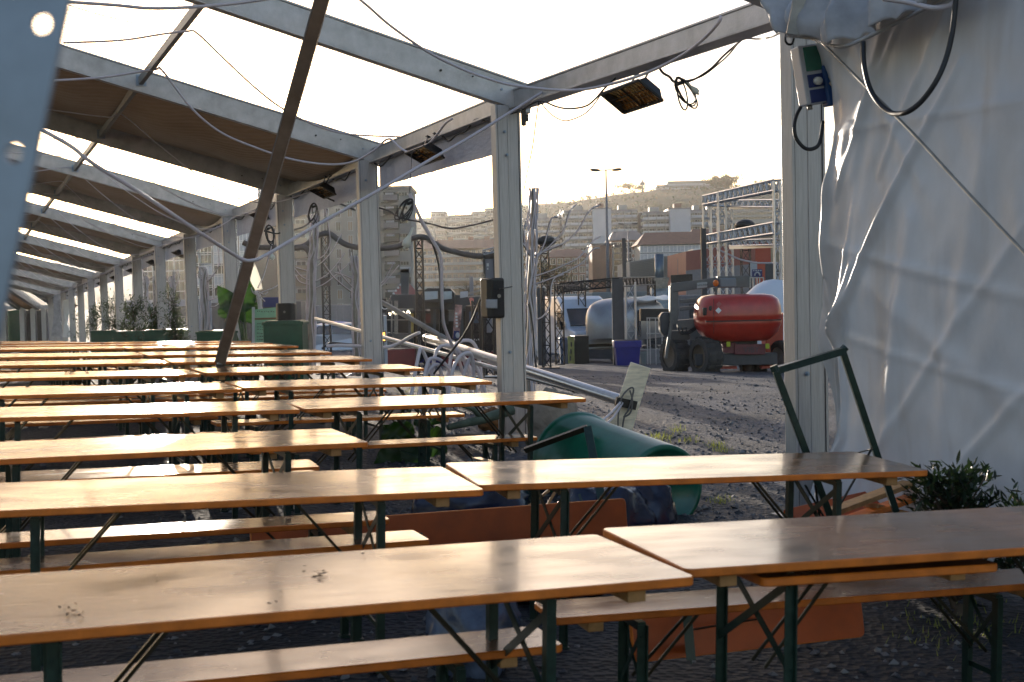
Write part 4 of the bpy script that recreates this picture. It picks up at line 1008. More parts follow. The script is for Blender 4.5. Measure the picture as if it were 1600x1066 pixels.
# broken L-shaped leg frame of a bench by the bin
def small_frame():
    pl=[P(820,704,8.2),P(918,668,8.1),P(942,790,7.7)]; o0=at_ground(920,7.9)
    o=empty('loose_leg_frame',o0,label='dark green leg frame sticking up at an angle in front of the green bin',cat='leg frame')
    b=MB(); b.bar(pl[0]-o0,pl[1]-o0,.035,.03,(0,1,.3)); b.build('cross_brace',['rod'],o,bevel=.002)
    b=MB(); b.bar(pl[1]-o0,pl[2]-o0,.05,.03,(0,1,0)); b.build('leg',['green_steel'],o,bevel=.002)
    for q in (((870,764,7.5),(828,836,7.4)),((858,766,7.7),(800,812,7.6)),((905,772,7.7),(925,835,7.6))):
        b=MB(); b.bar(P(*q[0])-o0,P(*q[1])-o0,.016,.01,(0,1,0)); b.build('folding_stay',[MT['block'] if q[0][0]<900 else MT['green_steel']],o)
small_frame()
def ground_frame():
    o0=G(760,718,0); a=P(744,716,9.5);e=P(800,730,9.0); o=empty('fallen_channel',V((a.x,a.y,gz(a.x,a.y))),label='short metal channel with a bright top edge on the gravel left of the bin',cat='metal channel'); o0=V(o.location)
    b=MB(); b.bar(a-o0,e-o0,.06,.012); b.bar(a-o0-V((0,0,.08)),a-o0,.05,.05,(0,1,0)); b.build('channel',['steel'],o)
    b=MB(); b.bar(a-o0-V((0,0,.05)),e-o0-V((0,0,.05)),.012,.09); b.build('web',['black'],o)
ground_frame()
# ================================================================ ELECTRICS ON THE RIGHT POST
def ebox():
    Y=8.55
    c=P(1264,118,Y); o=empty('socket_box',c,rot=(0,-.16,.25),label='grey and blue socket box with a green lid strapped to the right post',cat='socket box')
    b=MB(); b.box((0,0,0),(.155,.12,.39)); b.build('casing',[mat('pale_grey_casing',(.42,.45,.50),.35)],o,bevel=.01)
    b=MB(); b.box((.012,-.062,.10),(.115,.012,.16)); b.build('lid',[mat('smoked_green_lid',(.03,.14,.10),.25)],o,bevel=.004)
    b=MB(); b.box((.012,-.064,.11),(.04,.006,.04)); b.build('label_plate',[mat('pale_label',(.35,.48,.42),.5)],o)
    for z in (-.045,-.145):
        b=MB(); b.box((.012,-.062,z),(.118,.012,.085)); b.build('socket_panel',[mat('socket_blue',(.012,.03,.14),.4)],o,bevel=.003)
    b=MB(); b.cyl((.01,-.07,-.05),(.01,-.105,-.055),.026,14); b.build('socket',[mat('white_socket_ring',(.6,.62,.6),.4)],o,smooth=True)
    b=MB(); b.box((.105,-.04,-.09),(.085,.09,.27)); b.build('plug_body',[mat('plug_blue',(.01,.06,.20),.35)],o,bevel=.012)
    b=MB(); b.bar((.10,-.09,-.03),(.125,-.09,-.10),.022,.012,(0,1,0)); b.bar((.10,-.092,-.07),(.13,-.092,-.12),.03,.012,(0,1,0)); b.build('latch',[mat('cream_latch',(.55,.48,.36),.5)],o)
    b=MB(); b.cyl((-.03,0,-.195),(-.03,0,-.225),.018,10); b.build('gland',['alu_dark'],o,smooth=True)
ebox()
cable([(1251,168,8.5),(1244,182,8.45),(1241,200,8.4),(1245,218,8.4),(1258,232,8.4),(1272,232,8.4),(1281,222,8.4),(1286,190,8.45)],.013,BC,'black cable looping below the socket box')
cable([(1349,66,7.4),(1350,100,7.35),(1358,135,7.3),(1372,160,7.2),(1390,175,7.1),(1404,178,7.0),(1420,174,6.9),(1440,158,6.85),(1462,128,6.8),(1478,92,6.8),(1488,50,6.8),(1493,5,6.8),(1495,-20,6.8)],.015,BC,'thick black cable hanging in a U in front of the white wall sheet')
cable([(1284,66,7.9),(1360,142,7.4),(1430,212,7.0),(1500,288,6.7),(1560,352,6.45),(1620,415,6.2)],.009,'alu_dark','thin steel brace wire running diagonally down across the white wall sheet','brace_wire')
cable([(1235,20,8.7),(1222,25,8.7),(1219,36,8.7),(1230,42,8.7),(1238,43,8.7)],.012,BC,'black rubber loop wrapped round the head of the right post')
cable([(1229,50,8.6),(1227,62,8.5),(1231,69,8.5),(1238,68,8.5),(1241,56,8.5)],.008,BC,'small black ring under the canvas flap at the right post')
# loudspeaker on the central post
def speaker(px,py,Y,w,d,h,lab,rz=0,name='loudspeaker'):
    c=P(px,py,Y); o=empty(name,c,rot=(0,0,rz),label=lab,cat='loudspeaker')
    b=MB(); q=[(-w/2,d/2),(-w/2,-d*.2),(-w*.36,-d/2),(w*.36,-d/2),(w/2,-d*.2),(w/2,d/2)]
    b.prism([(x,y,-h/2) for x,y in q],(0,0,h)); b.build('cabinet',['black'],o,bevel=.02)
    b=MB(); b.box((0,-d/2-.006,0),(w*.66,.01,h*.86)); b.build('grille',[mat('speaker_grille',(.02,.018,.017),.6,bump=.6,bscale=200)],o,bevel=.01)
    b=MB(); b.cyl((0,-d/2-.013,h*.05),(0,-d/2-.02,h*.05),.02,12); b.build('badge',['alu_dark'],o)
    return o
speaker(771,466,13.4,.20,.22,.42,'black loudspeaker hung on the left side of the central post',.5)
b=MB(); b.grid(lambda u,v:P(768+18*(u-.5),475+14*(v-.5),13.2)-P(768,475,13.2)+V((0,-.02*math.sin(PI*u),0)),6,6); o=b.build('pale_cloth',[mat('pale_rag',(.3,.31,.33),.6)],smooth=True,loc=P(768,475,13.2),solid=.004); tag(o,'pale rag stuck on the loudspeaker of the central post','rag')
o=speaker(447,489,21,.31,.28,.32,'black loudspeaker standing on the green box in front of the third post')
o=empty('control_box',P(818,183,12.9),label='small black box clipped under the eave beam beside the central post',cat='junction box')
b=MB(); b.box((0,0,0),(.05,.05,.17)); b.build('box_body',['black'],o,bevel=.004)
b=MB(); b.box((.035,0,-.01),(.03,.04,.07)); b.cyl((0,0,-.085),(.005,0,-.13),.006,6); b.build('connector',['black'],o)
# ================================================================ PLANTS IN THE TENT
def leaf_mat(name,c,c2=None,tr=.3):
    return mat(name,c,.45,noise_amt=.45,noise_scale=2.5,col2=c2,trans=((c[0]*2.2+.02,c[1]*2.4+.02,c[2]*1.2),tr))
LM=leaf_mat('olive_leaf',(.045,.065,.035)); LM2=leaf_mat('dark_olive_leaf',(.022,.035,.018)); LM3=leaf_mat('silver_leaf',(.11,.13,.09)); DL=leaf_mat('glossy_dark_leaf',(.02,.04,.025),tr=.15)
def leaf(b,c,d,up,L,W):
    d=V(d).normalized(); s=d.cross(V(up)); 
    if s.length<1e-3: s=d.orthogonal()
    s.normalize(); n=s.cross(d)
    b.add([c,c+d*L*.35+s*W*.5+n*W*.12,c+d*L*.75+s*W*.36,c+d*L,c+d*L*.75-s*W*.36,c+d*L*.35-s*W*.5+n*W*.12,c+d*L*.5],[(0,1,6),(1,2,6),(2,3,6),(3,4,6),(4,5,6),(5,0,6)])
def olive(px,Y,h,w,lab,seed,n=900,L=.06,trunk_h=.4,mats=(LM,LM2,LM3),base=None,cat='plant',nb=14,name='olive_tree'):
    base=base or at_ground(px,Y); r=random.Random(seed); o=empty(name,base,label=lab,cat=cat)
    b=MB(); pts=[V((0,0,-.02)),V((.02,0,h*trunk_h*.5)),V((-.02,.02,h*trunk_h)),V((0,0,h*.8))]
    b.tube(smoothpts(pts,3),[.03,.028,.026,.024,.022,.02,.016,.012,.010,.006],6)
    tips=[]
    for k in range(nb):
        z=h*(trunk_h*.7+(1-trunk_h*.7)*r.random()*.75); a=r.random()*6.28; el=r.uniform(.2,1.2)
        Lb=w*.5*r.uniform(.6,1.15); d=V((math.cos(a)*math.cos(el),math.sin(a)*math.cos(el),math.sin(el)))
        p0=V((0,0,z)); p1=p0+d*Lb*.5+V((0,0,.02)); p2=p0+d*Lb+V((r.uniform(-.05,.05),0,r.uniform(-.06,.08)))
        if p2.z>h: p2.z=h*r.uniform(.9,1.03)
        b.tube([p0,p1,p2],[.010,.007,.003],5); tips.append((p0,p1,p2))
    b.build('trunk',['bark'],o,smooth=True)
    b=MB()
    for k in range(n):
        p0,p1,p2=r.choice(tips); t=r.random()**.6; q=p0.lerp(p1,t*2) if t<.5 else p1.lerp(p2,t*2-1)
        q=q+V((r.gauss(0,.05)*w,r.gauss(0,.05)*w,r.gauss(0,.05)*h))
        d=((p2-p0).normalized()+V((r.gauss(0,.6),r.gauss(0,.6),r.gauss(0,.5))))
        b.mi(r.choice((0,0,1,2)) if len(mats)>2 else 0); leaf(b,q,d,(r.random(),r.random(),1),L*r.uniform(.7,1.3),L*.28)
    b.build('crown',list(mats),o)
    return o
# bush at lower right
DL=leaf_mat('glossy_dark_leaf',(.02,.04,.025),tr=.15); DL2=leaf_mat('blackish_leaf',(.012,.02,.016),tr=.1)
def bush():
    base=at_ground(1490,6.35)
    o=olive(0,0,.72,.66,'dark green olive bush at the lower right in front of the white wall sheet',21,2300,.062,.12,(DL,DL2,DL),base,nb=46,name='olive_bush')
    base=at_ground(1610,6.2)
    olive(0,0,.60,.5,'second dark bush cut by the right edge of the picture',22,900,.058,.15,(DL,DL2,DL),base,nb=26,name='olive_bush')
bush()
for k,(px,Y,h,w,n,lab) in enumerate(((270,29,2.0,1.0,1500,'tall dense olive tree between the sixth and fifth posts'),(235,36,1.75,1.3,1300,'olive shrub behind the green planter by the sixth post'),(208,38,1.9,1.5,1500,'dense low olive shrub covering the seventh post'),
   (178,46,2.3,1.7,1500,'bushy olive tree in front of the eighth post'),(150,52,2.3,1.6,1100,'olive tree farther left against the ninth post'),(128,60,1.9,1.5,800,'dark shrub near the far tent corner'),(196,44,1.4,1.2,700,'small olive shrub between the seventh and eighth posts'))):
    olive(px,Y,h*1.05,w*.85,lab,31+k,int(n*.9),.11 if Y>32 else .09,.3,(LM2,DL,LM),nb=26)
def planter(px,Y,w,h,d,lab,top_py=None,m='greenbox'):
    base=at_ground(px,Y); o=empty('planter_box',base,label=lab,cat='planter')
    if top_py: h=P(px,top_py,Y).z-base.z
    b=MB(); b.box((0,0,h/2),(w,d,h)); b.build('box_body',[m],o,bevel=.01)
    b=MB(); b.box((0,0,h-.02),(w+.04,d+.04,.05)); b.box((0,0,h+.012),(w-.06,d-.06,.02)); b.build('rim',[m],o,bevel=.006)
    return o
planter(445,20.5,.62,1,.55,'tall dark green box with a loudspeaker on top, in front of the third post',503)
planter(337,24.5,.66,1,.5,'dark green planter with low plants right of the fifth post',518)
planter(258,30,.9,1,.5,'green planter under the tall olive tree',516)
planter(205,38,1.0,1,.5,'green planter under the dense olive shrub',518)
planter(165,46,1.0,1,.5,'faded green planter farther along the post row',517)
olive(385,24,.75,.5,'low leafy plant in the gap right of the fourth post',51,350,.07,.1)
# banana plant
def banana(px,Y,leaves,lab,seed,base=None):
    base=base or at_ground(px,Y); o=empty('banana_plant',base,label=lab,cat='plant'); r=random.Random(seed)
    g=leaf_mat('banana_leaf_%d'%seed,(.018,.055,.014),tr=.22)
    for (stem,tip,w) in leaves:
        a=P(*stem)-base;e=P(*tip)-base
        b=MB(); b.tube(smoothpts([V((r.uniform(-.05,.05),0,0)),a*.5+V((0,0,.1)),a],4),[.022]*9,6); b.build('stem',[mat('banana_stem',(.07,.11,.04),.5)],o,smooth=True)
        d=(e-a); L=d.length; dn=d.normalized(); s=dn.cross(V((0,-1,.2))).normalized(); nn=s.cross(dn)
        def fn(u,v):
            wv=w*math.sin(PI*min(1,v**.75))*1.0; x=(u-.5)*2
            return a+d*v+s*wv*x*.5+nn*(.12*w*abs(x)+.03*math.sin(v*26)*abs(x))-V((0,0,.10*L*v*v))
        b=MB(); b.grid(fn,10,26); b.build('leaf',[g],o,smooth=True)
banana(385,24.8,[((382,490,24.8),(388,428,24.9),.42),((378,505,24.8),(402,470,25),.55),((372,495,24.8),(340,440,24.9),.38),((360,500,24.8),(352,465,24.9),.4)],'banana plant with broad backlit leaves partly behind the fallen beam',61)
banana(625,11.6,[((640,700,11.8),(600,660,11.9),.35),((655,690,11.8),(640,735,11.5),.3),((650,690,11.8),(575,735,11.5),.3),((660,680,11.8),(700,705,11.7),.3),((672,668,11.8),(672,655,12),.3)],'toppled leafy plant on the gravel under the fourth row tables',62,at_ground(655,11.7))
# broken tree stem lying across, behind the fourth row
def stem():
    a=P(700,668,12.6);m1=P(755,655,12.9);e=P(800,640,13.1); c=a
    b=MB(); b.tube([V((0,0,0)),m1-c,e-c],[.03,.05,.06],8); b.tube([m1-c,P(740,640,12.8)-c,P(715,632,12.7)-c],[.04,.025,.012],6)
    o=b.build('branch',[mat('green_grey_bark',(.10,.13,.09),.8,bump=.4,bscale=20,noise_amt=.4)],smooth=True,loc=c); tag(o,'forked green-grey stem lying behind the fourth row table','branch')
    a=P(668,688,12.2);e=P(802,690,12.6);c=a
    b=MB(); b.tube([V((0,0,0)),(e-a)*.5+V((0,0,.02)),e-a],[.04,.055,.05],8); o=b.build('branch',['bark'],smooth=True,loc=c); tag(o,'dark straight stem lying on the ground below the forked one','branch')
stem()
# grass tufts on the gravel
def grass():
    r=random.Random(9); b=MB()
    for cx_,cy_,n,s in ((1035,684,110,12),(1015,690,60,9),(1075,690,40,9),(1120,698,60,8),(1060,672,60,8),(1130,705,50,6),(640,615,120,14),(870,805,120,9),(1110,850,40,8),(1125,785,50,9),(1500,985,140,60)):
        for k in range(n):
            q=G(cx_+r.gauss(0,s),cy_+r.gauss(0,s*.35)); h=r.uniform(.02,.06); a=r.random()*6.28
            d=V((math.cos(a),math.sin(a),0)); t=q+d*h*r.uniform(.3,1.0)+V((0,0,h)); w=V((-d.y,d.x,0))*.004
            b.add([q-w,q+w,t],[(0,1,2)])
    o=b.build('grass',[mat('dry_green_grass',(.16,.19,.05),.7,noise_amt=.4,trans=((.4,.45,.1),.4))]); tag(o,'thin dry green grass tufts growing through the gravel',None,None,'stuff')
grass()
# ================================================================ BACKGROUND
def truss_mb(b,a,e,s,r=.025,n=None,side=None,bay=None):
    a=V(a);e=V(e);d=e-a;L=d.length;d.normalize()
    up=V((0,0,1)) if abs(d.z)<.8 else V((0,1,0)); x=d.cross(up).normalized(); y=x.cross(d)
    bay=bay or s*1.4; n=n or max(2,int(L/bay)); cs=[(x*i+y*j)*s/2 for i,j in ((-1,-1),(1,-1),(1,1),(-1,1))]
    for c in cs: b.tube([a+c,e+c],r,5)
    for k in range(4):
        c0=cs[k];c1=cs[(k+1)%4]
        for i in range(n):
            p=a+d*(L*i/n);q=a+d*(L*(i+1)/n)
            if (i+k)%2: b.tube([p+c0,q+c1],r*.55,4,False)
            else: b.tube([p+c1,q+c0],r*.55,4,False)
            if i%2==0: b.tube([p+c0,p+c1],r*.55,4,False)
    return b
def part(o,fn,name,m,**k):
    b=MB(); fn(b); return b.build(name,m,o,**k)
def thing(name,loc,label,cat,rz=0,group=None): return empty(name,loc,(0,0,rz),label,cat,group)
MT['truss_b']=mat('black_truss',(.012,.012,.014),.4,.3)
MT['truss_s']=mat('silver_truss',(.50,.51,.53),.35,.6)
# ---- lattice masts
def mast(px,Y,pytop,w,lab,m='truss_b',extra=None,base=True):
    g=at_ground(px,Y); h=P(px,pytop,Y).z-g.z; o=thing('lattice_mast',g,lab,'mast')
    part(o,lambda b:truss_mb(b,(0,0,0),(0,0,h),w,.022 if w>.15 else .014),'mast_frame',[m])
    if base: part(o,lambda b:b.box((0,0,.02),(w*3.2,w*3.2,.03)),'base_plate',['truss_b'])
    if extra: extra(o,h)
    return o
mast(509.5,28.3,366,.15,'black lattice mast with a brown box on it, right of the third post',extra=lambda o,h:part(o,lambda b:(b.box((0,0,h-1.05),(.2,.2,.18)),b.box((0,0,.25),(.22,.22,.25))),'box',[MT['pad']]))
mast(656,28.3,372,.16,'black lattice mast carrying the crest of the padded pipe in the left gap')
mast(762,26.5,440,.22,'black lattice mast on white feet just left of the central post',extra=lambda o,h:part(o,lambda b:[b.box((x,-.15,.03),(.28,.16,.05)) for x in(-.3,.05,.35)],'foot',['white']))
mast(743,28,470,.16,'thin black lattice mast beside the dark monitor stand')
mast(852,36,378,.22,'black lattice mast with a rounded hood right of the central post',extra=lambda o,h:part(o,lambda b:b.ell((.05,0,h+.02),(.28,.2,.16),12,8),'hood',['black'],smooth=True))
mast(1166,62,352,.42,'black lattice mast with a dark round top inside the silver truss tower',extra=lambda o,h:part(o,lambda b:b.ell((0,0,h),(.5,.4,.28),14,8),'hood',['black'],smooth=True))
def pole(px,Y,py,w,lab,m,name='post_pole'):
    g=at_ground(px,Y); h=P(px,py,Y).z-g.z; b=MB(); b.bar((0,0,0),(0,0,h),w,w); o=b.build(name,[m],loc=g,bevel=.01); tag(o,lab,'pole')
pole(1100.5,56,357,.22,'dark square pole at the left edge of the silver truss tower','dkgrey')
pole(976,95,372,.28,'dark pole in front of the brown brick flats','dkgrey')
pole(737,60,432,.18,'grey pole in front of the brown low flats','grey')
# ---- black gate truss
def gate():
    c=[at_ground(873,42),at_ground(966,42.5),at_ground(1018,50),at_ground(909,51)]
    o0=c[0]; o=thing('truss_gate',o0,'black lattice gate frame standing round the white van and the silver caravan','truss frame')
    tops=[P(873,450,42),P(966,441,42.5),P(1018,439,50),P(909,447,51)]
    for g,t in zip(c,tops): part(o,lambda b:truss_mb(b,g-o0,V((g.x,g.y,t.z))-o0,.28,.025),'column',['truss_b'])
    for i in range(4): part(o,lambda b:truss_mb(b,tops[i]-o0,tops[(i+1)%4]-o0,.28,.025),'beam',['truss_b'])
gate()
def slab(px0,px1,py,Y,lab,m,name='panel',cat='panel',th=.08,pyb=None):
    g=at_ground((px0+px1)/2,Y); w=(px1-px0)*Y/2000; h=P(px0,py,Y).z-g.z; z0=0 if pyb is None else P(px0,pyb,Y).z-g.z
    b=MB(); b.box((0,0,(h+z0)/2),(w,th,h-z0)); o=b.build(name,[m],loc=g,bevel=.01); tag(o,lab,cat); return o
slab(956,973,436,41.8,'tall dark grey panel at the middle of the black gate','dkgrey')
slab(838.5,851.5,450,40.4,'dark grey panel right behind the hose tree of the central post','dkgrey')
mast(985,44,441,.34,'silver lattice mast in front of the silver caravan','truss_s',base=False)
# ---- vehicles
MT['vanwhite']=mat('van_white_paint',(.55,.60,.68),.3,coat=.5,noise_amt=.06)
MT['carsilver']=mat('car_pale_blue_paint',(.42,.47,.55),.3,.2,coat=.5,noise_amt=.06)
MT['lamp']=mat('headlamp_glass',(.5,.52,.55),.12,.3)
def wheel(o,c,r,w,ax=(0,1,0),group=None):
    ax=V(ax); wh=MB(); c=V(c)
    x=V((0,0,1)); y=ax.cross(x); M3=Matrix((x,y,ax)).transposed()
    wh.lathe([(r*.62,-w/2),(r*.9,-w/2),(r,-w*.32),(r,w*.32),(r*.9,w/2),(r*.62,w/2)],(0,0,0),26,M3)
    if w>.35:
        for k in range(18):
            a=2*PI*k/18; q=(x*math.cos(a)+y*math.sin(a))*r
            for s in(-1,1):
                qq=q+ax*s*w*.24; a2=a+s*.10; q3=(x*math.cos(a2)+y*math.sin(a2))
                wh.bar(qq-q3*.02-ax*w*.2,qq-q3*.02+ax*w*.2,.07,.07,q3)
    t=wh.build('wheel',['rubber'],o,smooth=(w<=.35)); t.location=c
    b=MB(); b.lathe([(r*.64,-w*.40),(r*.58,-w*.30),(r*.2,-w*.22),(0,-w*.22)],(0,0,0),24,M3); b.lathe([(r*.64,w*.40),(r*.58,w*.30),(r*.2,w*.22),(0,w*.22)],(0,0,0),24,M3); b.build('rim',['alu'] if w<=.35 else [MT.setdefault('tanrim',mat('dusty_tan_rim',(.13,.10,.07),.6,noise_amt=.3))],t,smooth=True)
    return t
def van():
    g=at_ground(903,51.5); o=thing('white_van',g,'white high-roofed van parked behind the black gate, facing the camera','van',rz=-1.25)
    # x forward; length 5.5, width 2.05, height 2.6
    prof=[(-3.2,.35),(2.1,.30),(2.35,.55),(2.35,.95),(2.2,1.25),(1.35,1.42),(.75,2.15),(.35,2.50),(0,2.62),(-3.2,2.62)]
    def bd(b):
        n=len(prof); ys=[(-1.0,.0),(-.93,.0),(.93,0),(1.0,0)]
        L=[V((x,-1.02*(1-.05*max(0,z-1.3)),z)) for x,z in prof]; Rr=[V((x,1.02*(1-.05*max(0,z-1.3)),z)) for x,z in prof]
        b.add(L+Rr,[tuple(range(n)),tuple(range(2*n-1,n-1,-1))]+[(i,n+i,n+(i+1)%n,(i+1)%n) for i in range(n)])
    part(o,bd,'body',['vanwhite'],bevel=.06)
    part(o,lambda b:b.prism([(1.33,-.86,1.46),(1.33,.86,1.46),(.78,.80,2.10),(.78,-.80,2.10)],(.05,0,.045)),'windscreen',['glass'])
    for s in(-1,1):
        part(o,lambda b:b.prism([(1.15,s*1.0,1.42),(.25,s*1.0,1.42),(.25,s*.975,2.05),(.62,s*.975,2.05)],(0,s*.03,0)),'side_window',['glass'])
        part(o,lambda b:(b.box((1.12,s*1.16,1.50),(.12,.20,.34)),b.bar((1.12,s*.98,1.45),(1.12,s*1.1,1.45),.04,.04)),'mirror',['black'],bevel=.02)
        part(o,lambda b:b.prism([(2.30,s*.95,.92),(2.30,s*.55,.92),(2.20,s*.55,1.12),(2.18,s*.95,1.16)],(.06,0,.02)),'headlight',['lamp'])
        for x in(1.55,-2.2): wheel(o,(x,s*.90,.34),.34,.22)
    part(o,lambda b:(b.box((2.34,0,.72),(.06,1.2,.12)),b.box((2.36,0,.45),(.07,1.9,.18))),'bumper',['black'],bevel=.02)
    part(o,lambda b:b.box((2.385,0,.45),(.02,.5,.11)),'number_plate',['white'])
van()
def caravan():
    g=at_ground(978,49.5); o=thing('silver_caravan',g,'rounded silver metal caravan parked behind the blue planter','caravan',rz=1.12)
    MT['av']=mat('dull_caravan_aluminium',(.34,.35,.37),.38,.7,noise_amt=.2,noise_scale=2,rnoise=.08,bump=.08,bscale=3)
    Lh=2.2
    def bd(b):
        n=30; secs=[]
        for i in range(n+1):
            u=-1+2*i/n; x=u*Lh; k=max(0,1-abs(u)**5)**.45
            sec=[]
            for j in range(18):
                a=-.15*PI+1.3*PI*j/17
                y=math.cos(a); z=math.sin(a)
                yy=math.copysign(abs(y)**.6,y)*1.12*(.25+.75*k); zz=.55+(1.0+math.copysign(abs(z)**.62,z)*1.0)*(.30+.70*k)*.98+.35*(1-k)
                sec.append((x,yy,zz))
            secs+=sec
        b.add(secs,[(i*18+j,i*18+j+1,(i+1)*18+j+1,(i+1)*18+j) for i in range(n) for j in range(17)]+[tuple(range(17,-1,-1)),tuple(n*18+j for j in range(18))])
    part(o,bd,'body',['av'],smooth=True)
    part(o,lambda b:b.box((0,0,.42),(3.9,1.9,.35)),'chassis',['dkgrey'])
    part(o,lambda b:b.box((-1.55,-1.10,1.55),(.22,.06,1.0)),'window',['glass'],bevel=.02)
    part(o,lambda b:b.grid(lambda u,v:V(((u-.5)*3.9,-1.25+.4*v,2.42+.14*math.sin(PI*v*.5)-.05*math.sin(PI*abs(u-.5)*2))),12,4),'awning',['white'],solid=.04)
    for x in(-.5,.5): wheel(o,(x,-.95,.34),.34,.2)
    # serving hatch
    part(o,lambda b:b.box((1.3,-1.12,1.5),(.9,.05,.7)),'hatch',['dkgrey'])
caravan()
def car():
    g=at_ground(516,56); o=thing('pale_car',g,'pale blue estate car parked beyond the hose trees, between the second and third posts','car',rz=PI+.12)
    prof=[(-2.1,.35),(2.1,.30),(2.2,.55),(2.15,.85),(1.3,1.05),(.65,1.50),(-1.6,1.55),(-2.05,1.1),(-2.15,.7)]
    def bd(b):
        n=len(prof); f=lambda z:.92 if z<1.06 else .76
        L=[V((x,-f(z),z)) for x,z in prof];Rr=[V((x,f(z),z)) for x,z in prof]
        b.add(L+Rr,[tuple(range(n)),tuple(range(2*n-1,n-1,-1))]+[(i,n+i,n+(i+1)%n,(i+1)%n) for i in range(n)])
    part(o,bd,'body',['carsilver'],bevel=.07)
    for s in(-1,1):
        part(o,lambda b:b.prism([(.95,s*.895,1.08),(.05,s*.895,1.08),(.05,s*.80,1.44),(.52,s*.80,1.44)],(0,s*.02,0)),'side_window',['glass'])
        part(o,lambda b:b.prism([(-.05,s*.895,1.08),(-1.6,s*.895,1.08),(-1.45,s*.80,1.46),(-.05,s*.80,1.45)],(0,s*.02,0)),'side_window',['glass'])
        part(o,lambda b:b.box((.9,s*1.0,1.12),(.16,.16,.12)),'mirror',['carsilver'],bevel=.02)
        part(o,lambda b:b.box((2.12,s*.68,.74),(.12,.32,.16)),'headlight',['lamp'],bevel=.03)
        for x in(1.35,-1.35): wheel(o,(x,s*.83,.32),.32,.2)
    part(o,lambda b:b.prism([(1.25,-.72,1.08),(1.25,.72,1.08),(.70,.62,1.48),(.70,-.62,1.48)],(.03,0,.03)),'windscreen',['glass'])
car()
def covered_car():
    g=at_ground(524,72); o=thing('covered_car',g,'distant car under a bright blue cover behind the pale car','car')
    part(o,lambda b:b.ell((0,0,.9),(1.5,.9,.75),20,10,fn=lambda d:1+.08*noise.noise(d*3)),'cover',[mat('bright_blue_cover',(.03,.08,.42),.4)],smooth=True)
    for x in(-1.0,1.0): wheel(o,(x,-.7,.3),.3,.2)
covered_car()
